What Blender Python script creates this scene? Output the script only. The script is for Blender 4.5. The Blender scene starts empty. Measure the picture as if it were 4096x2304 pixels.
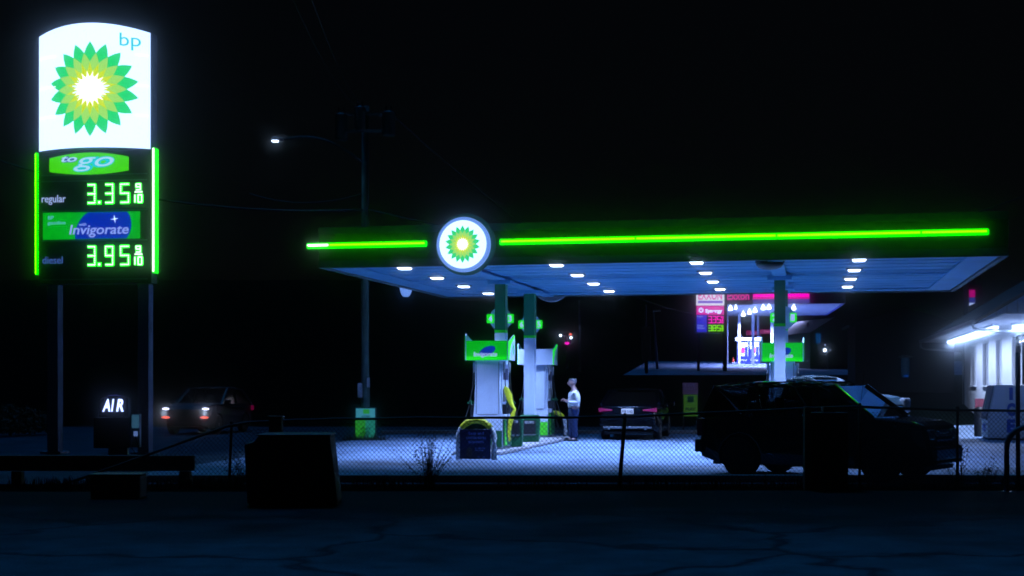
import bpy, bmesh, math, random
from mathutils import Vector, Matrix
random.seed(7)
R = math.radians
sc = bpy.context.scene
col = sc.collection
# ------------------------------------------------------------------ camera, world, light, exposure
H, F, CX, HY = 1.65, 5689.0, 2048.0, 1540.0        # eye height; focal length and horizon in pixels of the 4096 px photograph
cam_d = bpy.data.cameras.new('camera'); cam = bpy.data.objects.new('camera', cam_d); col.objects.link(cam)
cam.location = (0, 0, H); cam.rotation_euler = (R(90), 0, 0)
cam_d.lens = 50.0; cam_d.sensor_width = 36.0; cam_d.shift_y = (HY - 1152) / 4096
cam_d.clip_start = 0.1; cam_d.clip_end = 3000
sc.camera = cam
w = bpy.data.worlds.new('World'); sc.world = w; w.use_nodes = True
nt = w.node_tree; bg = nt.nodes['Background']
sky = nt.nodes.new('ShaderNodeTexSky'); sky.sky_type = 'NISHITA'; sky.sun_disc = False
sky.sun_elevation = R(50); sky.sun_rotation = R(20)
nt.links.new(sky.outputs[0], bg.inputs[0]); bg.inputs[1].default_value = 0.0002
sun_d = bpy.data.lights.new('night_sun', 'SUN'); sun = bpy.data.objects.new('night_sun', sun_d); col.objects.link(sun)
sun_d.energy = 0.72; sun_d.angle = R(8); sun_d.color = (0.02, 0.32, 1.0)
sun.rotation_euler = (R(-28), 0, R(15)); sun.location = (5, -20, 30)
sc.view_settings.view_transform = 'Standard'; sc.view_settings.look = 'None'
sc.view_settings.exposure = 0.0; sc.view_settings.gamma = 1.0
sc.cycles.use_denoising = True
sc.cycles.filter_width = 1.7
sc.cycles.max_bounces = 8
sc.cycles.sample_clamp_indirect = 4.0
LAMP = (0.42, 0.62, 1.25)
TH = R(11.6)                                        # the station is turned by this much to the camera

# ------------------------------------------------------------------ helpers
def at(px, py, Y): return Vector(((px - CX) / F * Y, Y, H - (py - HY) / F * Y))
def on_z(px, py, z): return at(px, py, (H - z) * F / (py - HY))

MATS = {}
def mat(name, c, rough=0.7, metal=0.0, noise=0.0, nscale=8.0, bump=0.0, bscale=60.0, coat=0.0, spec=0.5):
    m = bpy.data.materials.new(name); m.use_nodes = True; t = m.node_tree; b = t.nodes['Principled BSDF']
    b.inputs['Base Color'].default_value = (*c, 1); b.inputs['Roughness'].default_value = rough
    b.inputs['Metallic'].default_value = metal; b.inputs['Coat Weight'].default_value = coat
    b.inputs['Coat Roughness'].default_value = 0.05; b.inputs['Specular IOR Level'].default_value = spec
    tc = t.nodes.new('ShaderNodeTexCoord')
    if noise:
        n = t.nodes.new('ShaderNodeTexNoise'); n.inputs['Scale'].default_value = nscale; n.inputs['Detail'].default_value = 6
        r = t.nodes.new('ShaderNodeMapRange'); r.inputs['From Min'].default_value = .3; r.inputs['From Max'].default_value = .7
        r.inputs['To Min'].default_value = 1 - noise; r.inputs['To Max'].default_value = 1 + noise
        mx = t.nodes.new('ShaderNodeMix'); mx.data_type = 'RGBA'; mx.blend_type = 'MULTIPLY'; mx.inputs[0].default_value = 1
        mx.inputs[6].default_value = (*c, 1)
        t.links.new(tc.outputs['Object'], n.inputs['Vector']); t.links.new(n.outputs[0], r.inputs['Value'])
        t.links.new(r.outputs[0], mx.inputs[7]); t.links.new(mx.outputs[2], b.inputs['Base Color'])
    if bump:
        n2 = t.nodes.new('ShaderNodeTexNoise'); n2.inputs['Scale'].default_value = bscale; n2.inputs['Detail'].default_value = 4
        bp = t.nodes.new('ShaderNodeBump'); bp.inputs['Strength'].default_value = bump; bp.inputs['Distance'].default_value = .02
        t.links.new(tc.outputs['Object'], n2.inputs['Vector']); t.links.new(n2.outputs[0], bp.inputs['Height'])
        t.links.new(bp.outputs[0], b.inputs['Normal'])
    MATS[name] = m; return m
def emit(name, c, s=1.0, base=(0.02, 0.02, 0.02)):
    m = bpy.data.materials.new(name); m.use_nodes = True; b = m.node_tree.nodes['Principled BSDF']
    b.inputs['Base Color'].default_value = (*base, 1); b.inputs['Roughness'].default_value = .5
    b.inputs['Emission Color'].default_value = (*c, 1); b.inputs['Emission Strength'].default_value = s
    MATS[name] = m; return m
def glass(name, tint=(0.3, 0.4, 0.45), ior=1.35):
    m = bpy.data.materials.new(name); m.use_nodes = True; t = m.node_tree
    for n in list(t.nodes):
        if n.type == 'BSDF_PRINCIPLED': t.nodes.remove(n)
    o = [n for n in t.nodes if n.type == 'OUTPUT_MATERIAL'][0]
    g = t.nodes.new('ShaderNodeBsdfGlossy'); g.inputs['Roughness'].default_value = .04
    tr = t.nodes.new('ShaderNodeBsdfTransparent'); tr.inputs[0].default_value = (*tint, 1)
    fr = t.nodes.new('ShaderNodeFresnel'); fr.inputs[0].default_value = ior
    mx = t.nodes.new('ShaderNodeMixShader')
    t.links.new(fr.outputs[0], mx.inputs[0]); t.links.new(tr.outputs[0], mx.inputs[1]); t.links.new(g.outputs[0], mx.inputs[2])
    t.links.new(mx.outputs[0], o.inputs[0]); MATS[name] = m; return m

def tag(o, label=None, cat=None, group=None, kind=None):
    if label: o['label'] = label
    if cat: o['category'] = cat
    if group: o['group'] = group
    if kind: o['kind'] = kind
    return o
def thing(name, label, cat, loc=(0, 0, 0), rotz=0, group=None):
    o = bpy.data.objects.new(name, None); col.objects.link(o); o.empty_display_size = .3
    o.location = loc; o.rotation_euler = (0, 0, rotz); return tag(o, label, cat, group)
def copy_tree(o, parent=None):
    c = o.copy(); col.objects.link(c); c.parent = parent
    for ch in [x for x in bpy.data.objects if x.parent == o]: copy_tree(ch, c)
    return c

class MB:
    def __init__(s): s.v = []; s.f = []; s.m = []; s.mi = 0
    def add(s, vs, fs, M=None):
        n = len(s.v)
        s.v += [tuple(M @ Vector(v)) if M else tuple(v) for v in vs]
        s.f += [tuple(i + n for i in f) for f in fs]; s.m += [s.mi] * len(fs); return s
    def box(s, x0, x1, y0, y1, z0, z1, M=None):
        return s.add([(x0,y0,z0),(x1,y0,z0),(x1,y1,z0),(x0,y1,z0),(x0,y0,z1),(x1,y0,z1),(x1,y1,z1),(x0,y1,z1)],
              [(0,3,2,1),(4,5,6,7),(0,1,5,4),(1,2,6,5),(2,3,7,6),(3,0,4,7)], M)
    def prism_y(s, poly, y0, y1, M=None):        # polygon in x,z (counter-clockwise seen from -y) pushed through y
        n = len(poly)
        return s.add([(x, y0, z) for x, z in poly] + [(x, y1, z) for x, z in poly],
              [tuple(range(n)), tuple(range(2*n-1, n-1, -1))] + [(i, i+n, (i+1) % n + n, (i+1) % n) for i in range(n)], M)
    def prism_x(s, poly, x0, x1, M=None):        # polygon in y,z
        n = len(poly)
        return s.add([(x0, y, z) for y, z in poly] + [(x1, y, z) for y, z in poly],
              [tuple(range(n-1, -1, -1)), tuple(range(n, 2*n))] + [(i, (i+1) % n, (i+1) % n + n, i+n) for i in range(n)], M)
    def tube(s, pts, r, seg=8, r1=None, cap=True):
        pts = [Vector(p) for p in pts]; n = len(pts); rings = []
        for i, p in enumerate(pts):
            d = (pts[min(i+1, n-1)] - pts[max(i-1, 0)]).normalized()
            a = d.cross(Vector((0, 0, 1)))
            if a.length < 1e-3: a = d.cross(Vector((0, 1, 0)))
            a.normalize(); b = d.cross(a).normalized()
            rr = r if r1 is None else r + (r1 - r) * i / max(1, n - 1)
            rings.append([p + (a * math.cos(2*math.pi*k/seg) + b * math.sin(2*math.pi*k/seg)) * rr for k in range(seg)])
        vs = [v for g in rings for v in g]; fs = []
        for i in range(n - 1):
            for k in range(seg):
                fs.append((i*seg+k, i*seg+(k+1) % seg, (i+1)*seg+(k+1) % seg, (i+1)*seg+k))
        if cap: fs += [tuple(range(seg-1, -1, -1)), tuple(range((n-1)*seg, n*seg))]
        return s.add(vs, fs)
    def lathe(s, prof, seg=24, M=None):          # profile of (r, z) about z
        vs = []; fs = []
        for r, z in prof:
            for k in range(seg): vs.append((r*math.cos(2*math.pi*k/seg), r*math.sin(2*math.pi*k/seg), z))
        for i in range(len(prof)-1):
            for k in range(seg): fs.append((i*seg+k, i*seg+(k+1) % seg, (i+1)*seg+(k+1) % seg, (i+1)*seg+k))
        fs += [tuple(range(seg-1, -1, -1)), tuple(range((len(prof)-1)*seg, len(prof)*seg))]
        return s.add(vs, fs, M)
    def ball(s, c, r, sx=1, sy=1, sz=1, seg=16, ring=10):
        prof = [(max(.02, math.sin(math.pi*i/ring)) * r, -math.cos(math.pi*i/ring) * r) for i in range(ring+1)]
        return s.lathe(prof, seg, Matrix.Translation(c) @ Matrix.Diagonal((sx, sy, sz, 1)))
    def build(s, name, mats, parent=None, smooth=False, bevel=0, seg=2, label=None, loc=None):
        me = bpy.data.meshes.new(name); me.from_pydata(s.v, [], s.f)
        for m in (mats if isinstance(mats, (list, tuple)) else [mats]): me.materials.append(m)
        me.polygons.foreach_set('material_index', s.m)
        if smooth: me.polygons.foreach_set('use_smooth', [True] * len(s.f))
        me.update()
        bm = bmesh.new(); bm.from_mesh(me); bmesh.ops.recalc_face_normals(bm, faces=bm.faces)
        bm.to_mesh(me); bm.free()
        o = bpy.data.objects.new(name, me); col.objects.link(o); o.parent = parent
        if loc: o.location = loc
        if bevel:
            b = o.modifiers.new('bevel', 'BEVEL'); b.width = bevel; b.segments = seg; b.limit_method = 'ANGLE'; b.angle_limit = R(35)
        if label: o['label'] = label
        return o
RX90 = Matrix.Rotation(R(90), 4, 'X')            # turns a lathe about z into one about y
RY90 = Matrix.Rotation(R(90), 4, 'Y')

def text_mesh(s, x0, x1, z0, z1, yf, m, parent=None, name='lettering', shear=0.0, bold=0.0, ext=0.004, M=None, align='CENTER'):
    """Real lettering fitted to the rectangle x0..x1, z0..z1 and facing -y; yf is a depth or a function of x."""
    cu = bpy.data.curves.new('t', 'FONT'); cu.body = s; cu.extrude = .5; cu.offset = bold; cu.align_x = align; cu.resolution_u = 4
    cu.space_line = .95
    ob = bpy.data.objects.new('t', cu); col.objects.link(ob)
    bpy.context.view_layer.update()
    dg = bpy.context.evaluated_depsgraph_get(); me = bpy.data.meshes.new_from_object(ob.evaluated_get(dg))
    bpy.data.objects.remove(ob); bpy.data.curves.remove(cu)
    for v in me.vertices: v.co.x += v.co.y * shear
    xs = [v.co.x for v in me.vertices]; ys = [v.co.y for v in me.vertices]
    ax, bx_, ay, by = min(xs), max(xs), min(ys), max(ys)
    for v in me.vertices:
        x = x0 + (v.co.x - ax) / (bx_ - ax) * (x1 - x0); z = z0 + (v.co.y - ay) / (by - ay) * (z1 - z0)
        y = (yf(x) if callable(yf) else yf) - v.co.z * 2 * ext
        v.co = M @ Vector((x, y, z)) if M else Vector((x, y, z))
    me.name = name; me.materials.clear(); me.materials.append(m)
    for p in me.polygons: p.material_index = 0
    o = bpy.data.objects.new(name, me); col.objects.link(o); o.parent = parent; return o

# seven-segment digits made of dots or of bars
SEG = {'0':'abcdef','1':'bc','2':'abged','3':'abgcd','4':'fgbc','5':'afgcd','6':'afgedc','7':'abc','8':'abcdefg','9':'abcdfg'}
def seg_lines(w_, h_):
    return dict(a=((0,h_),(w_,h_)), b=((w_,h_),(w_,h_/2)), c=((w_,h_/2),(w_,0)), d=((0,0),(w_,0)), e=((0,0),(0,h_/2)), f=((0,h_/2),(0,h_)), g=((0,h_/2),(w_,h_/2)))
def digit(mb, ch, x, z, w_, h_, t, y0, y1, dots=False):
    L = seg_lines(w_, h_)
    for s_ in SEG[ch]:
        (ax, az), (bx_, bz) = L[s_]
        g = t * .25
        if abs(az - bz) < 1e-6: ax += g; bx_ -= g
        else:
            if az > bz: az -= g; bz += g
            else: az += g; bz -= g
        if dots:
            n = 4
            for k in range(n + 1):
                px_, pz_ = x + ax + (bx_-ax)*k/n, z + az + (bz-az)*k/n
                mb.prism_y([(px_+t*.60*math.cos(R(a)) , pz_+t*.60*math.sin(R(a))) for a in range(0, 360, 60)], y0, y1)
        else:
            mb.box(x + min(ax, bx_) - t/2, x + max(ax, bx_) + t/2, y0, y1, z + min(az, bz) - t/2, z + max(az, bz) + t/2)

# ------------------------------------------------------------------ materials
asphalt = mat('street_asphalt', (0.035, 0.06, 0.08), .95, noise=.45, nscale=.9, bump=.6, bscale=35, spec=0.1)
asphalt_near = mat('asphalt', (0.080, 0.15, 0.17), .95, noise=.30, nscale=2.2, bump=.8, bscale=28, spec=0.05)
def add_cracks(m, col_dark, scale=.5, thick=.015):
    t = m.node_tree; b = t.nodes['Principled BSDF']; src = b.inputs['Base Color'].links[0].from_socket
    tc = t.nodes.new('ShaderNodeTexCoord'); n = t.nodes.new('ShaderNodeTexNoise'); n.inputs['Scale'].default_value = 1.2; n.inputs['Detail'].default_value = 5
    ad = t.nodes.new('ShaderNodeVectorMath'); ad.operation = 'ADD'
    v = t.nodes.new('ShaderNodeTexVoronoi'); v.feature = 'DISTANCE_TO_EDGE'; v.inputs['Scale'].default_value = scale
    r = t.nodes.new('ShaderNodeMapRange'); r.inputs['From Max'].default_value = thick; r.inputs['To Min'].default_value = 1; r.inputs['To Max'].default_value = 0
    mx = t.nodes.new('ShaderNodeMix'); mx.data_type = 'RGBA'; mx.inputs[7].default_value = (*col_dark, 1)
    t.links.new(tc.outputs['Object'], n.inputs['Vector']); t.links.new(tc.outputs['Object'], ad.inputs[0]); t.links.new(n.outputs[1], ad.inputs[1])
    t.links.new(ad.outputs[0], v.inputs['Vector']); t.links.new(v.outputs[0], r.inputs['Value']); t.links.new(r.outputs[0], mx.inputs[0])
    t.links.new(src, mx.inputs[6]); t.links.new(mx.outputs[2], b.inputs['Base Color'])
add_cracks(asphalt_near, (.02, .035, .045), .26, .028)
def add_joints(m, col_dark, size=3.6):
    t = m.node_tree; b = t.nodes['Principled BSDF']; src = b.inputs['Base Color'].links[0].from_socket
    tc = t.nodes.new('ShaderNodeTexCoord'); mp = t.nodes.new('ShaderNodeMapping'); mp.inputs['Rotation'].default_value = (0, 0, R(11.6))
    k = t.nodes.new('ShaderNodeTexBrick'); k.offset = 0; k.inputs['Scale'].default_value = 1.0; k.inputs['Brick Width'].default_value = size; k.inputs['Row Height'].default_value = size*.8
    k.inputs['Mortar Size'].default_value = .025; k.inputs['Color1'].default_value = (1, 1, 1, 1); k.inputs['Color2'].default_value = (.80, .82, .85, 1); k.inputs['Mortar'].default_value = (*col_dark, 1)
    mx = t.nodes.new('ShaderNodeMix'); mx.data_type = 'RGBA'; mx.blend_type = 'MULTIPLY'; mx.inputs[0].default_value = 1
    t.links.new(tc.outputs['Object'], mp.inputs[0]); t.links.new(mp.outputs[0], k.inputs['Vector'])
    t.links.new(src, mx.inputs[6]); t.links.new(k.outputs['Color'], mx.inputs[7]); t.links.new(mx.outputs[2], b.inputs['Base Color'])
def add_stains(m, scale=.45):
    t = m.node_tree; b = t.nodes['Principled BSDF']; src = b.inputs['Base Color'].links[0].from_socket
    tc = t.nodes.new('ShaderNodeTexCoord'); n = t.nodes.new('ShaderNodeTexNoise'); n.inputs['Scale'].default_value = scale; n.inputs['Detail'].default_value = 8; n.inputs['Distortion'].default_value = .8
    r = t.nodes.new('ShaderNodeMapRange'); r.inputs['From Min'].default_value = .56; r.inputs['From Max'].default_value = .70; r.inputs['To Min'].default_value = 1; r.inputs['To Max'].default_value = .40
    mx = t.nodes.new('ShaderNodeMix'); mx.data_type = 'RGBA'; mx.blend_type = 'MULTIPLY'; mx.inputs[0].default_value = 1
    t.links.new(tc.outputs['Object'], n.inputs['Vector']); t.links.new(n.outputs[0], r.inputs['Value']); t.links.new(src, mx.inputs[6]); t.links.new(r.outputs[0], mx.inputs[7]); t.links.new(mx.outputs[2], b.inputs['Base Color'])
def add_verge_falloff(m, verge_dark, y0, y1):  # lamp fall-off painted in: asphalt blends to dark soil toward the verge
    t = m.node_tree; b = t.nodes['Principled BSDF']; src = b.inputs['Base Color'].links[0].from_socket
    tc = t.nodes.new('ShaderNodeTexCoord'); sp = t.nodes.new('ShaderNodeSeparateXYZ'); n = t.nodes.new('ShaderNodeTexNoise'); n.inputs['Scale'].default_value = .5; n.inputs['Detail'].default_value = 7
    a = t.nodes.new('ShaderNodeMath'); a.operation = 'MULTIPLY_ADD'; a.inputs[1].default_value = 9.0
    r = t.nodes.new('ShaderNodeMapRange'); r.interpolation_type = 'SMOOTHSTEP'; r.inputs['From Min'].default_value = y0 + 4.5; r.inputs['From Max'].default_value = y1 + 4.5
    mx = t.nodes.new('ShaderNodeMix'); mx.data_type = 'RGBA'; mx.inputs[7].default_value = (*verge_dark, 1)
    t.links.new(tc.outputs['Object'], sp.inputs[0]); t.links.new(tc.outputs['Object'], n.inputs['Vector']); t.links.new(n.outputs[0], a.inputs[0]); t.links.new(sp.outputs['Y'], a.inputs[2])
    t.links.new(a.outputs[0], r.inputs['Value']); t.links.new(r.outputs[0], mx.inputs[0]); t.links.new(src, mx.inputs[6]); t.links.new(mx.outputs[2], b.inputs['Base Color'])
add_verge_falloff(asphalt_near, (.007, .016, .014), 10.0, 20.0)
concrete = mat('forecourt_concrete', (0.155, 0.235, 0.36), .8, noise=.38, nscale=.33, bump=.4, bscale=40)
add_cracks(concrete, (.10, .13, .18), .16, .006); add_joints(concrete, (.35, .38, .42)); add_stains(concrete)
grassm = mat('grass_ground', (0.002, 0.004, 0.003), 1.0, noise=.4, nscale=2, bump=.3, bscale=20, spec=0.0)
blade_m = mat('grass_blade', (0.012, 0.02, 0.008), .8, noise=.4, nscale=3)
kerb_m = mat('kerb_concrete', (0.3, 0.3, 0.32), .85, noise=.2, nscale=3)
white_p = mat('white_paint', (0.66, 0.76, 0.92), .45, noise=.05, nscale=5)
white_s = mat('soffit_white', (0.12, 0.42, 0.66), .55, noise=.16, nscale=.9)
grey_m = mat('grey_metal', (0.25, 0.28, 0.32), .45, .6, noise=.15)
post_m = mat('post_paint', (0.12, 0.16, 0.22), .5, .2, noise=.15)
black_m = mat('black_paint', (0.012, 0.013, 0.015), .4)
fence_m = mat('rusty_fence_metal', (0.025, 0.027, 0.03), .7, .3, noise=.3)
dgreen = mat('dark_green_paint', (0.0, 0.10, 0.03), .5, noise=.1)
cgreen = mat('column_green', (0.0, 0.16, 0.06), .55, noise=.12, nscale=3)
bgreen = mat('bright_green_paint', (0.015, 0.85, 0.015), .35, noise=.06)
lgreen = mat('lime_green_paint', (0.10, 0.85, 0.02), .35, noise=.06)
fascia_g = mat('fascia_green', (0.0, 0.05, 0.002), .6, noise=.1)
fascia_e = mat('fascia_edge', (0.05, 0.09, 0.10), .6, noise=.1)
navy = mat('navy_panel', (0.006, 0.012, 0.07), .4)
blue_p = mat('blue_print', (0.0, 0.02, 0.5), .4)
yellow_p = mat('yellow_plastic', (0.75, 0.75, 0.01), .5, noise=.2, nscale=20, bump=.8, bscale=25)
wood = mat('weathered_wood', (0.13, 0.11, 0.09), .9, noise=.4, nscale=6, bump=.5, bscale=30)
rubber = mat('tyre_rubber', (0.012, 0.012, 0.013), .85, bump=.3)
alloy = mat('wheel_alloy', (0.55, 0.57, 0.6), .45, .6)
blackcar = mat('black_car_paint', (0.003, 0.0035, 0.005), .18, .0, coat=.9, spec=.4)
darkcar = mat('dark_car_paint', (0.0015, 0.002, 0.004), .12, .0, coat=.12, spec=.12)
silver = mat('silver_car_paint', (0.03, 0.065, 0.08), .45, .1, coat=.15)
greycar = mat('grey_car_paint', (0.012, 0.014, 0.02), .5, .0, coat=.05, spec=.15)
chrome = mat('chrome', (0.75, 0.78, 0.82), .12, 1.0)
trimm = mat('black_trim', (0.005, 0.005, 0.007), .6)
lamp_off = mat('headlamp_glass', (0.55, 0.6, 0.65), .08, .6, noise=.5, nscale=18)
tail_m = emit('tail_lamp', (0.55, 0.0, 0.14), .16, base=(.2, 0, .05))
carglass = glass('car_glass', (0.10, 0.14, 0.16))
winglass = glass('window_glass', (0.35, 0.4, 0.5), 1.08)
siding = mat('blue_siding', (0.4, 0.65, 0.95), .7, noise=.1)
wallw = mat('white_wall', (0.62, 0.64, 0.70), .7, noise=.06, nscale=2)
darkwall = mat('dark_wall', (0.012, 0.014, 0.02), .9, noise=.2)
shingle = mat('roof_shingle', (0.04, 0.045, 0.05), .9, noise=.4, nscale=12)
leafm = mat('weed_leaf', (0.03, 0.045, 0.02), .8, noise=.4)
bark = mat('pole_wood', (0.07, 0.13, 0.11), .9, noise=.45, nscale=5, bump=.6, bscale=30)
skin = mat('skin', (0.34, 0.20, 0.18), .5, noise=.05)
shirt = mat('white_shirt', (0.75, 0.78, 0.82), .8, bump=.6, bscale=9)
jeans = mat('blue_jeans', (0.006, 0.02, 0.075), .9, noise=.2, nscale=20)
shoe = mat('dark_shoe', (0.02, 0.02, 0.025), .6)
hair = mat('grey_hair', (0.16, 0.15, 0.19), .8, noise=.4, nscale=60, bump=1, bscale=120)
paper = mat('paper_notice', (0.6, 0.62, 0.66), .8, noise=.2, nscale=8)

e_white = emit('sign_white_glow', (0.44, 0.60, 1.0), 2.3)
e_green = emit('emblem_green_glow', (0.0, 0.72, 0.16), 1.0)
e_pale = emit('emblem_pale_green_glow', (0.36, 0.78, 0.14), 1.0)
e_yel = emit('emblem_yellow_glow', (0.62, 0.78, 0.0), 1.05)
e_hot = emit('emblem_centre_glow', (1, 1, 0.97), 1.9)
e_cyan = emit('letter_cyan_glow', (0.0, 0.62, 0.72), 1.0)
e_led = emit('led_white_green', (0.66, 1.0, 0.70), 2.2)
e_ledg = emit('led_green_halo', (0.0, 1.0, 0.0), 4.0)
e_neon = emit('neon_core', (0.085, 1.0, 0.0), 6.0)
e_neonh = emit('neon_core_hot', (0.6, 1.0, 0.55), 4.5)
e_neong = emit('neon_housing', (0.0, 1.0, 0.0), 1.3)
e_togo = emit('lime_panel_glow', (0.06, 0.72, 0.0), .95)
e_lblue = emit('letter_pale_blue', (0.45, 0.75, 1.0), 1.0)
e_inv = emit('green_panel_glow', (0.0, 0.42, 0.01), .95)
e_invb = emit('blue_blob_glow', (0.0, 0.015, 0.42), 1.0)
e_invt = emit('letter_lilac_glow', (0.28, 0.38, 0.95), 1.0)
e_reg = emit('regular_letter_glow', (0.42, 0.55, 1.0), 1.0)
e_die = emit('diesel_letter_glow', (0.05, 0.12, 0.42), 1.0)
e_dim = emit('dim_letter_glow', (0.10, 0.50, 0.60), 1.0)
e_air = emit('air_letters', (0.42, 0.52, 1.0), 3.2)
e_lens = emit('lamp_lens', (0.62, 0.75, 1.0), 7.0)
e_ring = emit('roundel_rim_glow', (0.14, 0.30, 0.85), 1.0)
val_g = emit('valance_green', (0.0, 0.34, 0.0), 1.0, base=(.015, .6, .015))  # glow added to brighten the pump signs, their print and the pump number plates
val_t = emit('valance_lettering', (0.35, 0.5, 1.0), 1.0)
val_b = emit('valance_blue', (0.0, 0.01, 0.35), 1.0)
val_l = emit('valance_lime', (0.0, 0.75, 0.0), 1.0, base=(.1, .7, .02))
e_tube = emit('fluorescent_tube', (0.55, 0.70, 1.0), 3.5)
e_mag = emit('magenta_glow', (0.75, 0.0, 0.36), 1.1)
e_magh = emit('magenta_bright_glow', (1.0, 0.0, 0.52), 1.5)
e_violet = emit('violet_glow', (0.05, 0.06, 0.45), .5)
e_blue = emit('blue_panel_glow', (0.03, 0.03, 0.75), .9)
e_pink = emit('pink_letter_glow', (1.0, 0.25, 0.65), 1.0)
e_head = emit('headlight_glow', (0.72, 0.72, 1.0), 3.0)
e_fog = emit('fog_lamp_glow', (1.0, 0.12, 0.06), 1.3)
e_lott = emit('lottery_box_glow', (0.06, 0.40, 0.55), .55)
e_play = emit('play_panel_glow', (0.03, 0.42, 0.03), .55)
e_play2 = emit('play_panel_cyan', (0.02, 0.33, 0.25), .55)

# ------------------------------------------------------------------ the ground
def terrain(x, y):
    if y < 58: return 0.0
    if y < 80: return 2.18 * (y - 58) / 22
    if y < 126: return 2.18 + .034 * (y - 80)
    return 3.74 + .10 * (y - 126)
mb = MB(); xs = [-400, -150, -60, -30, 0, 30, 60, 150, 400]; ys = [-60, 0, 20, 40, 58, 62, 66, 70, 74, 80, 90, 100, 110, 126, 160, 220, 400]
for j, y in enumerate(ys):
    for i, x in enumerate(xs): mb.v.append((x, y, terrain(x, y)))
n = len(xs)
for j in range(len(ys)-1):
    for i in range(n-1): mb.f.append((j*n+i, j*n+i+1, (j+1)*n+i+1, (j+1)*n+i)); mb.m.append(0)
tag(mb.build('ground', grassm), kind='structure')
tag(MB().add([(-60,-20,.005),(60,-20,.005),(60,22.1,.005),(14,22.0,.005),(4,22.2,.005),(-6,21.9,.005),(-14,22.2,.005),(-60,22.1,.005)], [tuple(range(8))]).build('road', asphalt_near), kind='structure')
tag(MB().add([(-60,23.6,.006),(26,23.6,.006),(26,56,.006),(-60,56,.006)], [(0,1,2,3)]).build('street', asphalt), kind='structure')
# forecourt slab, turned with the station
Mst = Matrix.Rotation(-TH, 4, 'Z')
fc = MB()
fc.add([(-7.2,24.2,.012),(19.5,23.9,.012),(24.5,62,.012),(15.5,56,.012),(11.5,47.4,.012),(0,47.6,.012),(-4,47.4,.012)], [tuple(range(7))])
tag(fc.build('forecourt', concrete), kind='structure')
k = MB(); k.box(-7.2, 19.5, 24.0, 24.15, 0, .13); tag(k.build('kerb', kerb_m, bevel=.02), kind='structure')
k = MB(); k.box(-4.4, 11.4, 47.7, 47.88, 0, .13); tag(k.build('kerb', kerb_m, bevel=.02), kind='structure')
# parking paint and oil stains
paintm = mat('bay_paint', (0.5, 0.52, 0.55), .8, noise=.5, nscale=6)
k = MB()
for px, py in ((2270, 1882), (2790, 1872), (2420, 1878)):
    p = on_z(px, py, .02)
    if p.y > 24.4: k.add([(p.x-.55, p.y, .018), (p.x+.55, p.y-.02, .018), (p.x+.55, p.y+.14, .018), (p.x-.55, p.y+.16, .018)], [(0,1,2,3)])
tag(k.build('bay_marking', paintm), kind='structure')
# far lot on the rise
tag(MB().add([(6.3,80.5,terrain(0,80.5)+.02),(34,80.5,terrain(0,80.5)+.02),(40,125.5,terrain(0,125.5)+.02),(12,125.5,terrain(0,125.5)+.02)], [(0,1,2,3)]).build('far_lot_paving', concrete), kind='structure')

# grass tufts and verge growth (nobody could count them)
def tufts(name, spots, hmin, hmax, cnt):
    mb = MB()
    for (cx, cy, r) in spots:
        for _ in range(cnt):
            a = random.uniform(0, 2*math.pi); q = r * math.sqrt(random.random())
            x, y = cx + q*math.cos(a), cy + q*math.sin(a)*.5
            h = random.uniform(hmin, hmax); l = random.uniform(-.4, .4)*h; l2 = random.uniform(-.3, .3)*h; w_ = random.uniform(.006, .014)
            b = random.uniform(0, math.pi); dx, dy = math.cos(b)*w_, math.sin(b)*w_
            mb.add([(x-dx,y-dy,0),(x+dx,y+dy,0),(x+l*.4+dx*.7,y+l2*.4+dy*.7,h*.6),(x+l*.4-dx*.7,y+l2*.4-dy*.7,h*.6),(x+l,y+l2,h)], [(0,1,2,3),(3,2,4)])
    return tag(mb.build(name, blade_m), name.replace('_', ' ') + ' growing along the fence', 'grass', kind='stuff')
spots = [(random.uniform(-8.5, 12), random.uniform(22.3, 23.4), .5) for _ in range(26)] + [(x, 22.9, .6) for x in (-5.2,-4.9,-4.5,-7.0,-6.4)]*3 + [(8.4, 22.9, .5), (7.2, 23.0, .4), (3.6, 23.0, .5)]
tufts('verge_grass', spots, .03, .22, 45)
tufts('kerb_grass', [(p.x, p.y, .7) for p in (on_z(1462, 1762, 0),) for _ in range(6)], .05, .25, 50)

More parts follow.
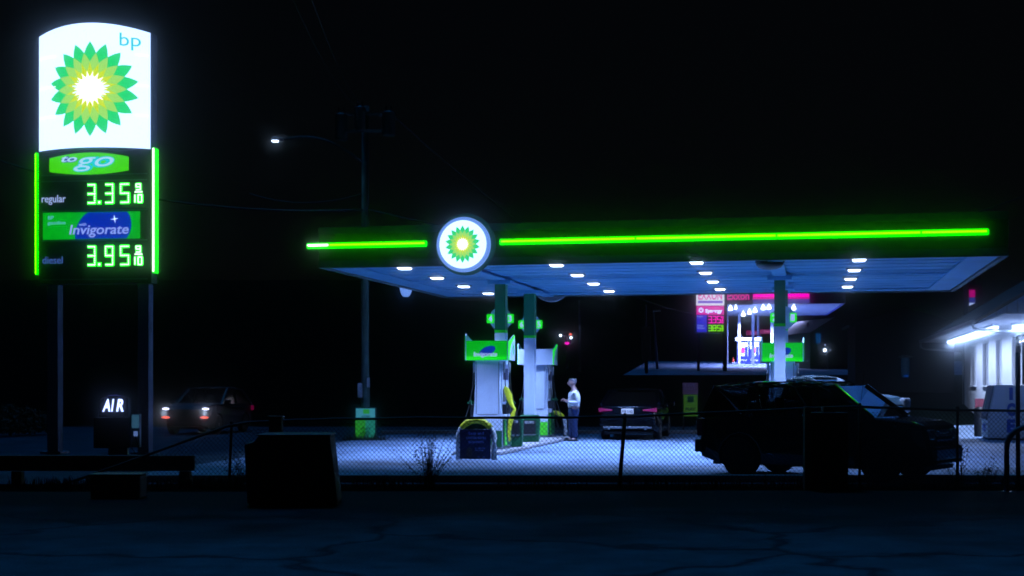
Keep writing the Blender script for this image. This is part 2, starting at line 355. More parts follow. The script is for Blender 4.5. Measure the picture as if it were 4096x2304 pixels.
# ------------------------------------------------------------------ sunburst emblem
def qcurve(p, q, bulge, n=4):
    p, q = Vector(p), Vector(q); m = (p+q)/2; d = q-p; nrm = Vector((-d.y, d.x)); nrm = nrm.normalized() if nrm.length else nrm
    c = m + nrm*bulge*d.length
    return [p*(1-t)**2 + c*2*t*(1-t) + q*t*t for t in [i/n for i in range(n)]]
def sunburst(name, cx, cz, r, yf, parent, squash=.955, mats=None):
    """Eighteen-petal flower: green tips, pale diamonds, yellow heart, white star. yf(x) gives the face depth."""
    mb = MB(); S = r
    def P(rad, deg): return Vector((rad*S*math.cos(R(deg)), rad*S*math.sin(R(deg))))
    def shape(pts, mi, lift):
        n_ = len(pts); mb.mi = mi
        f = [(cx+p.x*squash, yf(cx+p.x*squash)-lift, cz+p.y) for p in pts]
        mb.add(f, [tuple(range(n_))])
    for i in range(18):
        a = 90 + i*20
        tip, L, Rr, bot = P(1, a), P(.765, a+10), P(.765, a-10), P(.57, a)
        b = .10
        shape(qcurve(bot, Rr, -b) + qcurve(Rr, tip, -b) + qcurve(tip, L, -b) + qcurve(L, bot, -b), 0, .012)
        a += 10
        tip, L, Rr, bot = P(.765, a), P(.57, a+10), P(.57, a-10), P(.375, a)
        shape(qcurve(bot, Rr, -.06) + qcurve(Rr, tip, -.06) + qcurve(tip, L, -.06) + qcurve(L, bot, -.06), 1, .016)
    ring = []
    for i in range(18):
        ring += [P(.57, 90+i*20), P(.375, 100+i*20)]
    for i in range(36): shape([Vector((0, 0)), ring[i], ring[(i+1) % 36]], 2, .014)
    star = []
    for i in range(18): star += [P(.245, 90+i*20), P(.30, 97+i*20), P(.385, 100+i*20), P(.30, 103+i*20)]
    for i in range(72): shape([Vector((0, 0)), star[i], star[(i+1) % 72]], 3, .019)
    return mb.build(name, mats or [e_green, e_pale, e_yel, e_hot], parent)

# ------------------------------------------------------------------ the tall price sign
YS = 34.0; SS = F / YS
pyl = thing('price_sign', 'tall lit pylon sign with sunburst emblem, price digits and green neon edges', 'sign', (at(390, 1540, YS).x, YS, 0), R(-8))
lx = lambda px: (px - 390) / SS * 1.01
lz = lambda py: H + (HY - py) / SS
hw = lx(621)
bul = .42
yface = lambda x: -.17 - bul * max(0, 1 - (x/hw)**2)
# white cabinet: curved face with arched head
N = 24
xs_ = [-hw + 2*hw*i/N for i in range(N+1)]
ztop = lambda x: lz(147) + (lz(116) - lz(147)) * (1 - (x/hw)**2)
zb = lz(606)
mb = MB(); vs = []
for x in xs_: vs += [(x, yface(x), zb), (x, yface(x), ztop(x))]
for i in range(N): mb.add([vs[2*i], vs[2*i+2], vs[2*i+3], vs[2*i+1]], [(0,1,2,3)])
mb.build('face_panel', e_white, pyl)
mb = MB()
for i in range(N):
    xa, xb = xs_[i], xs_[i+1]
    mb.add([(xa, yface(xa)+.012, ztop(xa)), (xb, yface(xb)+.012, ztop(xb)), (xb, .17, ztop(xb)), (xa, .17, ztop(xa))], [(0,1,2,3)])
    mb.add([(xa, yface(xa)+.012, zb), (xb, yface(xb)+.012, zb), (xb, .17, zb), (xa, .17, zb)], [(0,3,2,1)])
    mb.add([(xa, .17, zb), (xb, .17, zb), (xb, .17, ztop(xb)), (xa, .17, ztop(xa))], [(0,1,2,3)])
for s in (-1, 1): mb.box(s*hw-.0, s*hw+s*.03, -.165, .168, zb, ztop(hw))
mb.build('cabinet', post_m, pyl)
for py in (238, 358, 476):
    for s in (-1, 1):
        mb = MB()
        for i in range(4 if s < 0 else 2):
            xa = s*(hw - .03 - .13*i); xb = s*(hw - .03 - .13*(i+1)); z = lz(py)
            mb.add([(xa, yface(xa)-.012, z-.012), (xb, yface(xb)-.012, z-.012), (xb, yface(xb)-.012, z+.012), (xa, yface(xa)-.012, z+.012)], [(0,1,2,3)])
        mb.build('face_rib', e_hot, pyl)
sunburst('sunburst_emblem', lx(404), lz(376), .187*1000/SS, yface, pyl, squash=.975)
text_mesh('bp', lx(516), lx(590), lz(222), lz(154), lambda x: yface(x)-.01, e_cyan, pyl)
# lower cabinet
mb = MB(); mb.box(lx(160), lx(628), -.22, .17, lz(1137), lz(609)); mb.build('price_cabinet', black_m, pyl, bevel=.02)
mb = MB()
for py in (704, 728, 846, 966, 1120): mb.box(lx(176), lx(612), -.245, -.221, lz(py)-.012, lz(py)+.012)
mb.build('panel_trim', post_m, pyl)
mb = MB(); mb.box(lx(150), lx(155.5), -.25, .0, lz(1100), lz(612)); mb.build('neon_edge', [e_neong], pyl)
mb = MB(); mb.tube([((lx(152)), -.262, lz(1096)), (lx(152), -.262, lz(616))], .013); mb.build('neon_tube', [e_neon], pyl)
mb = MB(); mb.box(lx(635), lx(643.5), -.25, .0, lz(1098), lz(603)); mb.build('neon_edge', [e_neong], pyl)
mb = MB(); mb.tube([((lx(639)), -.262, lz(1092)), (lx(639), -.262, lz(606))], .022); mb.build('neon_tube', [e_neonh], pyl)
# to go panel
mb = MB(); n_ = 16; pts_t = []; pts_b = []
for i in range(n_+1):
    u_ = -1 + 2*i/n_; x = lx(210) + (lx(537)-lx(210))*i/n_
    pts_t.append((x, lz(637) + (lz(617)-lz(637))*(1-u_*u_))); pts_b.append((x, lz(691) + (lz(704)-lz(691))*(1-u_*u_)))
mb.prism_y(pts_b + pts_t[::-1], -.27, -.2465); g_ = mb.build('store_panel', e_togo, pyl)
text_mesh('to', lx(259), lx(328), lz(655), lz(628), -.276, e_invb, g_, shear=.3, bold=.10)
text_mesh('to', lx(261), lx(326), lz(653), lz(630), -.285, e_lblue, g_, shear=.3, bold=.02)
text_mesh('go', lx(309), lx(481), lz(694), lz(633), -.276, e_cyan, g_, shear=.3, bold=.07)
text_mesh('go', lx(313), lx(478), lz(691), lz(636), -.285, e_lblue, g_, shear=.3, bold=.0)
def price_row(label, lx0, lx1, lz0, lz1, s_, y0, y1, lm):
    text_mesh(label, lx(lx0), lx(lx1), lz(lz0), lz(lz1), -.232, lm, pyl, bold=.0)
    hgt = lz(y0) - lz(y1)
    def led(fc, fg):
        g, c = MB(), MB(); fg(g); fc(c)
        c.build('price_digit', e_led, g.build('digit_glow', e_ledg, pyl))  # wider green strips behind each digit stand for the halo of its light
    for ch, (a, b) in zip(s_.replace('.', ''), [(367, 401), (440, 475), (502, 540)]):
        t = .036
        led(lambda m: digit(m, ch, lx(a)+t/2, lz(y1)+t/2, lx(b)-lx(a)-t, hgt-t, t, -.262, -.258, dots=True),
            lambda m: digit(m, ch, lx(a)+t/2, lz(y1)+t/2, lx(b)-lx(a)-t, hgt-t, t*2.0, -.250, -.240))
    led(lambda m: m.box(lx(412), lx(412)+.055, -.262, -.258, lz(y1), lz(y1)+.055), lambda m: m.box(lx(412)-.02, lx(412)+.075, -.250, -.24, lz(y1)-.02, lz(y1)+.075))
    for ch, a, b, p0, p1 in (('9', 566, 588, y0+1, y0+29), ('1', 559, 566, y0+44, y1), ('0', 574, 594, y0+44, y1)):
        t = .030
        led(lambda m: digit(m, ch, lx(a)+t/2, lz(p1)+t/2, lx(b)-lx(a)-t, lz(p0)-lz(p1)-t, t, -.262, -.258),
            lambda m: digit(m, ch, lx(a)+t/2, lz(p1)+t/2, lx(b)-lx(a)-t, lz(p0)-lz(p1)-t, t*1.8, -.25, -.24))
    MB().box(lx(562), lx(594), -.262, -.258, lz(y0+38), lz(y0+32)).build('fraction_line', e_led, pyl)
price_row('regular', 175, 275, 821, 782, '3.35', 742, 820, e_reg)
price_row('diesel', 178, 262, 1056, 1027, '3.95', 988, 1066, e_die)
mb = MB(); mb.box(lx(181), lx(584), -.25, -.2455, lz(961), lz(853)); g_ = mb.build('fuel_panel', e_inv, pyl)
cxx, czz = lx(432), lz(925)
pts = []
for i in range(33):
    a = R(360*i/32); x = cxx + .82*math.cos(a)*.84 + .3*math.sin(a)*.5; z = czz + .62*math.sin(a)
    pts.append((min(max(x, lx(181)), lx(584)), min(max(z, lz(960)), lz(854))))
pts = [p for i, p in enumerate(pts[:-1])]
mb = MB(); mb.prism_y(pts, -.256, -.2515); mb.build('blue_splash', e_invb, g_)
text_mesh('Invigorate', lx(292), lx(538), lz(954), lz(903), -.262, e_invt, g_, shear=.18, bold=.012)
text_mesh('with', lx(333), lx(363), lz(908), lz(895), -.262, e_invt, g_, shear=.18)
text_mesh('BP\ngasoline', lx(202), lx(277), lz(905), lz(866), -.262, e_dim, g_, align='LEFT')
mb = MB(); sx, sz = lx(480), lz(882)
star = []
for i in range(8): star.append((sx + (.10 if i % 2 == 0 else .018)*math.cos(R(45*i+8)), sz + (.10 if i % 2 == 0 else .018)*math.sin(R(45*i+8))))
mb.prism_y(star, -.262, -.258); mb.build('sparkle', e_white, g_)
for (a, b) in ((186, 232), (563, 609)):
    mb = MB(); mb.box(lx(a), lx(b), -.10, .18, 0, lz(1139)); p_ = mb.build('post', post_m, pyl, bevel=.012)
    mb = MB(); mb.box(lx(a)-.12, lx(b)+.12, -.22, .30, 0, .06); mb.build('base_plate', grey_m, p_)

# ------------------------------------------------------------------ canopy
ZC, ZT = 4.27, 5.18
FL = Vector((-4.33, 31.92, 0)); L_, D_ = 14.72, 11.2
can = thing('filling_station_canopy', 'wide flat canopy with black and green fascia and glowing green light bars', 'canopy', FL, -TH - R(.3))
Mc = Matrix.Translation(FL) @ Matrix.Rotation(-TH - R(.3), 4, 'Z'); Mci = Mc.inverted()
def cl(px, py, z):                                  # photo pixel on a plane of height z, in the canopy's own frame
    return Mci @ on_z(px, py, z)
def fx(px, yoff=0):                                 # local x where a pixel column meets the front fascia
    lo, hi = -3.0, 20.0
    for _ in range(40):
        m_ = (lo+hi)/2; p = Mc @ Vector((m_, yoff, 0)); q = CX + F*p.x/p.y
        if q < px: lo = m_
        else: hi = m_
    return (lo+hi)/2
def frame_box(mb, z0, z1, t0, t1):                  # a ring following the canopy outline between offsets t0 (outer) and t1 (inner)
    mb.box(t0, L_-t0, t0, t1, z0, z1); mb.box(t0, L_-t0, D_-t1, D_-t0, z0, z1)
    mb.box(t0, t1, t1, D_-t1, z0, z1); mb.box(L_-t1, L_-t0, t1, D_-t1, z0, z1)
mb = MB(); frame_box(mb, ZC+.17, ZT-.16, 0.0, .09); mb.build('fascia', fascia_g, can)
mb = MB(); frame_box(mb, ZC, ZC+.168, -.012, .10); frame_box(mb, ZT-.158, ZT, -.012, .10); mb.build('fascia_trim', fascia_e, can)
mb = MB(); mb.box(.105, L_-.105, .105, D_-.105, ZT-.22, ZT-.18); mb.build('roof_deck', fascia_e, can)
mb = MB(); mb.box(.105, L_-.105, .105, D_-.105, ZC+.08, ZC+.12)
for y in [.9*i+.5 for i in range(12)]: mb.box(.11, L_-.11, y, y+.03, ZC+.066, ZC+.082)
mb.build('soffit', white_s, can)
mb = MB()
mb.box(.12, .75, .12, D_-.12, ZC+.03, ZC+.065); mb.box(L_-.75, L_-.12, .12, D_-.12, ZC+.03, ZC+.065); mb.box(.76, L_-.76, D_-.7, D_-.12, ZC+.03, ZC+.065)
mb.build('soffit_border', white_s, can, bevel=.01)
colA = Mci @ Vector((-.27, 35.7, 0)); colB = Mci @ Vector((.50, 39.35, 0)); colC = Mci @ Vector((6.47, 34.35, 0)); colD = Mci @ Vector((7.22, 37.9, 0))
mb = MB()
for c in (colA, colC): mb.box(c.x-.16, c.x+.16, .13, D_-.13, ZC-.01, ZC+.025)
mb.box(.8, L_-.8, 4.55, 4.75, ZC+.0, ZC+.026)
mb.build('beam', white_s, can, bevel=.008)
def column(c, w_, zband, name='column'):
    mb = MB(); h_ = w_/2
    mb.mi = 0; mb.box(c.x-h_, c.x+h_, c.y-h_, c.y+h_, zband+.07, ZC-.012)
    for s in (-1, 1): mb.box(c.x+s*h_*.55-.012, c.x+s*h_*.55+.012, c.y-h_-.014, c.y-h_-.002, zband+.08, ZC-.02)
    mb.mi = 1; mb.box(c.x-h_-.004, c.x+h_+.004, c.y-h_-.004, c.y+h_+.004, zband, zband+.069)
    mb.mi = 2; mb.box(c.x-h_, c.x+h_, c.y-h_, c.y+h_, 0, zband-.001)
    o = mb.build(name, [cgreen, bgreen, white_p], can)
    mb = MB(); mb.box(c.x-h_-.16, c.x+h_+.16, c.y-h_-.16, c.y+h_+.16, ZC-.10, ZC-.013); mb.build('column_cap', white_s, o, bevel=.01)
zat = lambda py, Y: H + (HY - py)/F*Y
column(colA, .27, zat(1331, 35.6)); column(colB, .29, zat(1352, 39.2)); column(colC, .26, zat(1305, 34.2)); column(colD, .26, zat(1322, 37.8))
# light fixtures: a housing, a glowing lens, and the lamp's own light under it
for px, py in ((1618,1073),(1748,1112),(1855,1146),(1953,1174),(2226,1061),(2309,1101),(2374,1135),(2436,1165),(2786,1051),(2822,1092),(2851,1127),(2880,1157),(3437,1040),(3417,1081),(3402,1116),(3390,1147)):
    p = cl(px, py, ZC+.04); x, y = p.x, min(p.y, D_-.4)
    mb = MB(); mb.box(x-.19, x+.19, y-.19, y+.19, ZC+.045, ZC+.08); h_ = mb.build('light_fixture', grey_m, can, bevel=.01)
    mb = MB(); mb.add([(x-.14,y-.15,ZC+.044),(x+.14,y-.15,ZC+.044),(x+.14,y+.15,ZC+.044),(x-.14,y+.15,ZC+.044),(x-.11,y-.12,ZC+.012),(x+.11,y-.12,ZC+.012),(x+.11,y+.12,ZC+.012),(x-.11,y+.12,ZC+.012)],
        [(0,1,5,4),(1,2,6,5),(2,3,7,6),(3,0,4,7),(4,5,6,7)]); mb.build('lens', e_lens, h_)
    ld = bpy.data.lights.new('canopy_lamp', 'AREA'); ld.shape = 'SQUARE'; ld.size = .2; ld.energy = 165; ld.color = LAMP; ld.spread = R(106)
    lo = bpy.data.objects.new('canopy_lamp', ld); col.objects.link(lo); lo.location = Mc @ Vector((x, y, ZC+.005))
# glowing bars on the front fascia
def bar(x0, x1, z0, z1, joints, hot=None):
    nb = MB(); nb.box(x0, x1, -.10, -.03, z0-.07, z0+.07) if abs(z1-z0) < 1e-6 else nb.prism_y([(x0, z0-.07), (x1, z1-.07), (x1, z1+.07), (x0, z0+.07)], -.10, -.03)
    o = nb.build('light_bar', e_neong, can, bevel=.03)
    pts = [x0+.03] + joints + [x1-.03]
    for i in range(len(pts)-1):
        t = MB(); t.tube([(pts[i]+.02, -.125, z0+.01), (pts[i+1]-.02, -.125, z0+.01)], .024, 8)
        t.build('tube', e_neonh if (hot == i) else e_neon, o, smooth=True)
    b = MB()
    for i in range(int((x1-x0)/1.2)+1): xx = min(x0+.15+1.2*i, x1-.1); b.box(max(xx, .1)-.02, max(xx, .1)+.02, -.03, -.001, z0-.03, z0+.03)
    b.build('bracket', black_m, o)
zbar = 4.765
bar(-.27, fx(1712), zbar, zbar, [fx(1322)], hot=0)
bar(fx(2000), fx(3955), zbar, zbar, [fx(2545), fx(3107), fx(3683)])

# round emblem signs
def roundel(name, label, x, y, z, rot, r=.60, lit=True):
    p = Mc @ Vector((x, y, z)); t = thing(name, label, 'sign', (p.x, p.y, p.z), -TH-R(.3)+rot, 'round emblem signs on the canopy edge')
    mb = MB(); mb.lathe([(r*.96, -.04), (r, -.02), (r, .06), (r*.985, .085)], 64, RX90)
    mb.build('drum', e_ring if lit else grey_m, t, smooth=False)
    mb = MB(); mb.lathe([(r*.875, .086), (r*.875, .10), (r*.85, .108)], 64, RX90); f_ = mb.build('face', e_white, t)
    if lit: sunburst('sunburst_emblem', 0, 0, r*.68, lambda q: -.110, f_)
    mb = MB(); mb.lathe([(.05, -.06), (.05, -.02)], 12, RX90); 
    return t
xr = fx(1863)
roundel('round_sign', 'glowing round sunburst sign on the front of the canopy', xr, -.17, H + (HY-978)/F*31.0, 0)
mb = MB(); mb.lathe([(.68, 0), (.68, .03)], 48, Matrix.Translation((xr, -.004, H + (HY-978)/F*31.2)) @ RX90); mb.build('sign_backing_plate', cgreen, can)
roundel('round_sign', 'round sign seen edge-on hanging below the left side of the canopy', -.10, 7.4, ZC+.31, R(-90), .50)
pb = cl(2222, 1196, ZC)
roundel('round_sign', 'dim round sign disc behind the back edge of the canopy', pb.x+.05, D_+.14, ZC+.45, R(180), .60, lit=False)
p = Mc @ Vector((fx(3076), .5, 0))
dm = thing('dome', 'dark dome hanging under the front right edge of the canopy', 'dome', (p.x, p.y, ZC-.01))
MB().lathe([(.30, 0), (.285, -.05), (.24, -.10), (.16, -.135), (.05, -.15)], 24).build('shell', black_m, dm, smooth=True)
MB().lathe([(.31, .0), (.31, .04)], 24).build('mounting_ring', trimm, dm)

# pump number signs on the columns
def number_sign(cpx, cpy, Y, r, left, right, lab, wpx, dxx=0):
    c = at(cpx, cpy, Y); s_ = F/Y
    t = thing('pump_number_sign', lab, 'sign', c, -TH, 'round pump number signs on the columns')
    mb = MB(); mb.lathe([(r, .0), (r, .05)], 40, RX90); mb.build('disc', white_p, t)
    w_ = wpx/s_
    for sgn, ch in ((-1, left), (1, right)):
        x0, x1 = sgn*(r*.55), sgn*w_
        mb = MB(); mb.box(min(x0, x1), max(x0, x1), -.075, -.052, -.115, .115); o = mb.build('number_plate', val_l, t, bevel=.02)
        xm = sgn*(w_ - .10); text_mesh(ch, xm-.05, xm+.05, -.085, .085, -.078, val_t, o, bold=.03)
number_sign(2003, 1275, 36.6, .295, '4', '3', 'white disc with green number plates 4 and 3 behind the front left column', 55)
number_sign(2123, 1298, 40.4, .285, '6', '5', 'white disc with green number plates 6 and 5 behind the rear left column', 49)
number_sign(3134, 1271, 35.2, .29, '2', '1', 'white disc with green number plates 2 and 1 behind the right column', 52)

# ------------------------------------------------------------------ fuel pumps
def pump(px, Y, lab, front_green=True, wpx=None, yellow=False):
    c = at(px, 1540, Y)
    t = thing('fuel_pump', lab, 'fuel pump', (c.x, Y, 0), -TH, 'fuel pumps under the canopy')
    W, Dp = .305, 1.0
    mb = MB(); mb.prism_y([(-W-.07, .14), (W+.07, .14), (W+.05, .9), (W, 1.4), (W, 2.27), (-W, 2.27), (-W, 1.4), (-W-.05, .9)], .0, Dp)
    mb.build('body', white_p, t, bevel=.02)
    mb = MB(); mb.box(-W+.02, -W+.035, -.012, -.002, .95, 2.2); mb.box(W-.035, W-.02, -.012, -.002, .95, 2.2); mb.box(-W+.06, W-.06, -.01, -.002, .93, .95)
    mb.build('seam', grey_m, t)
    mb = MB(); mb.box(-W-.055, W+.055, -.013, -.002, .16, .55); mb.build('kick_panel', dgreen if front_green else lgreen, t)
    # side panels with screen, keypad, green swoosh
    for s in (-1, 1):
        xo = s*(W+.075)
        q = MB(); q.box(min(xo, xo+s*.02), max(xo, xo+s*.02), .05, .95, .18, .82); sp = q.build('side_panel', dgreen, t)
        q = MB(); x_ = xo+s*.024; cur = [(.10, .18), (.42, .18)] + [(.42-.26*math.sin(R(a)), .18+.6*(a/90)) for a in range(10, 91, 10)] + [(.10, .80)]
        q.prism_x([(b_, c_) for b_, c_ in cur], min(xo+s*.021, x_), max(xo+s*.021, x_)); q.build('lime_swoosh', lgreen, sp)
        xo = s*(W+.002)
        q = MB(); q.box(min(xo, xo+s*.03), max(xo, xo+s*.03), .12, .88, 1.15, 2.15); sp = q.build('display_panel', white_p, t, bevel=.01)
        q = MB(); q.box(min(xo+s*.031, xo+s*.036), max(xo+s*.031, xo+s*.036), .22, .78, 1.78, 2.05); q.build('screen', navy, sp)
        q = MB()
        for i in range(3): q.box(min(xo+s*.031, xo+s*.07), max(xo+s*.031, xo+s*.07), .22+.2*i, .36+.2*i, 1.25, 1.55)
        q.build('grade_button', grey_m, sp)
        # nozzle boot, nozzle and hose
        for yy in (.18, .8):
            q = MB(); q.box(min(s*(W+.04), s*(W+.14)), max(s*(W+.04), s*(W+.14)), yy-.06, yy+.06, .95, 1.18); nz = q.build('nozzle_boot', black_m, t, bevel=.01)
            q = MB(); q.tube([(s*(W+.11), yy, 1.05), (s*(W+.15), yy, 1.28), (s*(W+.22), yy-.03, 1.20)], .026, 8); q.build('nozzle', dgreen, nz, smooth=True)
            top = (s*(W+.07), yy, 2.22)
            pts = [top, (s*(W+.08), yy, 2.0), (s*(W+.10), yy, 1.6), (s*(W+.2), yy, 1.1), (s*(W+.33), yy-.02, .7), (s*(W+.36), yy, .45), (s*(W+.28), yy, .33), (s*(W+.2), yy, .45), (s*(W+.15), yy, .75), (s*(W+.16), yy, 1.1)]
            q = MB(); q.tube(pts, .014, 6); q.build('hose', rubber, nz, smooth=True)
            q = MB(); q.tube([(s*(W+.07), yy, 2.2), (s*(W+.075), yy, 1.95)], .03, 8, .02); q.build('hose_swivel', alloy, nz)
    # the tray-shaped sign on top with raised ears
    z0, z1, zp = 2.25, 2.715, 2.875; w2 = .50
    fr = [(-w2, z0), (w2, z0), (w2, zp-.02), (w2-.03, zp), (w2-.09, zp-.03), (w2-.2, z1+.02), (w2-.28, z1), (-w2+.28, z1), (-w2+.2, z1+.02), (-w2+.09, zp-.03), (-w2+.03, zp), (-w2, zp-.02)]
    plain = [(-w2, z0), (w2, z0), (w2, z1), (-w2, z1)]
    mb = MB(); mb.prism_y(plain, -.10, -.06)
    v = mb.build('valance', val_g if front_green else white_p, t)
    mb = MB(); mb.box(-w2, w2, -.104, -.1005, z0, z0+.085)
    if front_green: mb.build('valance_stripe', val_l, v)
    for s in (-1, 1):
        xo = s*w2; prof = [(-.10, z0), (.72, z0), (.72, z1), (.6, z1+.01), (.35, z1+.06), (.1, zp-.05), (.0, zp), (-.06, zp), (-.10, zp-.03)]
        if s == 1: prof = [(-.10, z0), (.72, z0), (.72, zp-.03), (.68, zp), (.6, zp), (.45, zp-.04), (.25, z1+.05), (.05, z1), (-.10, z1)]
        # outward lean
        a = MB(); a.prism_x(prof, min(xo, xo+s*.03), max(xo, xo+s*.03)); ear = a.build('side_wing', white_p, v)
        a = MB(); cur = [(-.10, z0), (.05, z0), (.10, z0+.2), (.22, z0+.38), (.42, z1+.0), (.66, zp-.05), (.68, zp-.002), (.6, zp-.002), (.45, zp-.042), (.25, z1+.048), (.05, z1-.002), (-.10, z1-.002)]
        if s == 1: a.prism_x(cur, xo+.031, xo+.036); a.build('green_curve', val_l, ear)
        else: a.prism_x([(-.098, z0), (.05, z0), (.02, z1), (-.03, zp-.005), (-.098, zp-.04)], xo-.036, xo-.031); a.build('green_curve', val_l, ear)
        if s == 1:
            a = MB(); 
            for i in range(18):
                a1, a2 = R(20*i), R(20*i+20)
                cy, cz = .50, z0+.26
                a.add([(xo+.038, cy+.10*math.cos(a1), cz+.13*math.sin(a1)), (xo+.038, cy+.10*math.cos(a2), cz+.13*math.sin(a2)), (xo+.038, cy+.05*math.cos(a2), cz+.065*math.sin(a2)), (xo+.038, cy+.05*math.cos(a1), cz+.065*math.sin(a1))], [(0,1,2,3)])
            a.build('side_emblem', bgreen, ear)
    mb = MB(); mb.box(-w2+.01, w2-.01, -.055, .70, z0+.02, z0+.06); mb.build('valance_floor', white_p, v)
    mb = MB(); mb.box(-w2, w2, .705, .735, z0, z1); mb.build('valance_back', bgreen, v)
    if front_green:
        pts = []
        for i in range(24):
            a = R(15*i); pts.append((.02 + .19*math.cos(a) + .05*math.sin(a), z0+.22 + .12*math.sin(a) + .03*math.cos(a)))
        mb = MB(); mb.prism_y(pts, -.108, -.1005); mb.build('blue_splash', val_b, v)
        text_mesh('Invigorate', -.32, .26, z0+.05, z0+.20, -.112, val_t, v, shear=.15, bold=.02)
    # plinth
    mb = MB(); mb.box(-W-.08, W+.08, -.03, Dp+.03, .10, .139); mb.build('base', grey_m, t)
    return t
p1 = pump(1950, 34.3, 'white fuel pump with green front valance and a yellow bag on a nozzle', True)
pump(2143, 42.2, 'plain white-fronted fuel pump beside the rear left column', False)
pump(3130, 36.0, 'fuel pump with bright green valance behind the right column', True)
# yellow out-of-order bag over a nozzle of the front pump (hangs on it: a thing of its own)
Mp = Matrix.Translation(p1.location) @ Matrix.Rotation(-TH, 4, 'Z')
b = MB(); prof = [(.42,.1,1.62,.015),(.43,.12,1.56,.06),(.47,.14,1.42,.085),(.52,.14,1.28,.07),(.60,.12,1.13,.045),(.66,.1,1.07,.03),(.62,.08,.98,.05),(.56,.08,.82,.06),(.52,.08,.62,.045),(.51,.08,.45,.035),(.53,.08,.30,.02)]
rings = []
for i, (x, y, z, r) in enumerate(prof):
    rings.append([(x + r*(1+.25*math.sin(5*R(45*k)+i))*math.cos(R(45*k)), y + r*.5*math.sin(R(45*k)), z + .01*math.sin(3*k+i)) for k in range(8)])
vs = [Mp @ Vector(v) for g in rings for v in g]; fs = []
for i in range(len(rings)-1):
    for k in range(8): fs.append((i*8+k, i*8+(k+1) % 8, (i+1)*8+(k+1) % 8, (i+1)*8+k))
b.add(vs, fs + [tuple(range(7, -1, -1))]); tag(b.build('nozzle_bag', yellow_p, smooth=True), 'yellow plastic bag pulled over the nozzle of the front left pump', 'bag')

# raised islands
def island(x0, x1, y0, y1, lab, o_=None):
    mb = MB(); mb.box(x0, x1, y0, y1, 0.0, .10); o = mb.build('pump_island', kerb_m, bevel=.03)
    o.matrix_world = Mc.copy(); return tag(o, lab, 'kerb island', 'pump islands')
island(colA.x-.60, colA.x+.55, colA.y-2.6, colB.y+4.4, 'long raised kerb island carrying the two left pumps')
island(colC.x-.6, colC.x+.6, colC.y-1.0, colD.y+2.5, 'raised kerb island carrying the pump behind the dark four-by-four')

# waste and squeegee bins
def service_bin(px, Y, lab, w_=.56, h_=.83, label_t=True):
    c = at(px, 1540, Y); t = thing('service_bin', lab, 'bin', (c.x, Y, .10 if px < 2100 else .0), -TH*.3, 'green service bins by the pumps')
    mb = MB(); mb.prism_y([(-w_/2+.03, 0), (w_/2-.03, 0), (w_/2, h_*.9), (w_/2-.04, h_), (-w_/2+.04, h_), (-w_/2, h_*.9)], 0, .5); mb.build('body', dgreen, t, bevel=.025)
    mb = MB(); mb.box(-.19, .17, -.012, -.001, .30, .69); a = mb.build('recess', trimm, t)
    mb = MB(); mb.box(-.13, .12, -.02, -.013, .60, .665); mb.build('notice', paper, a)
    text_mesh('THANK YOU', -.11, .10, .615, .65, -.0215, navy, a)
    mb = MB(); mb.box(-.19, .17, -.03, -.013, .28, .31); mb.build('shelf', grey_m, a)
service_bin(2118, 38.75, 'dark green service bin with black recess at the foot of the rear left column')
service_bin(2052, 35.6, 'dark green bin partly hidden behind the front left pump', .50, .76)

# arch guards with notices
def arch_guard(px, Y, lab, sign=True, w_=.80, h_=.93):
    c = at(px, 1540, Y); t = thing('arch_guard', lab, 'crash guard', (c.x, Y, 0), -TH, 'tubular arch guards at the island ends')
    pts = [(-w_/2, 0, 0), (-w_/2, 0, h_*.35)]
    for a in range(180, -1, -12): pts.append((w_/2*math.cos(R(a)), 0, h_*.5 + h_*.44*math.sin(R(a))))
    pts += [(w_/2, 0, h_*.35), (w_/2, 0, 0)]
    q = MB(); lo_ = [p for p in pts if p[2] < h_*.72]
    left = [p for p in pts if p[0] < 0 and p[2] <= h_*.78]; right = [p for p in pts if p[0] > 0 and p[2] <= h_*.78]; top = [p for p in pts if p[2] > h_*.70]
    q.tube(pts, .065, 10); q.build('tube', mat('arch_paint', (.62, .66, .72), .5, noise=.35, nscale=14), t, smooth=True)
    q = MB(); q.tube(top, .069, 10); q.build('yellow_band', yellow_p, t, smooth=True)
    if sign:
        q = MB(); q.box(-.345, .345, -.10, -.075, .03, .68); s_ = q.build('notice_board', navy, t, bevel=.01)
        lt = mat('notice_lettering', (.25, .35, .8), .6)
        text_mesh('Easy and\ncontactless\npayment', -.20, .24, .36, .63, -.104, lt, s_)
        text_mesh('accepted at\nthis pump', -.01, .22, .20, .29, -.104, lt, s_, align='LEFT')
        text_mesh('o  o', .05, .22, .06, .09, -.104, lt, s_)
        q = MB(); q.ball((-.13, -.105, .17), .07, 1, .1, 1.6); q.build('picture', wood, s_)
        q = MB(); q.prism_y([(w_/2*.8*math.cos(R(a)), .68 + .22*math.sin(R(a))) for a in range(0, 181, 12)], -.02, .0); q.build('arch_panel', dgreen, t)
    return t
arch_guard(1905, 31.2, 'yellow and white arch guard with a navy contactless payment notice', True)
arch_guard(2222, 43.6, 'yellow topped white arch guard behind the rear left pump', False, .6, .85)

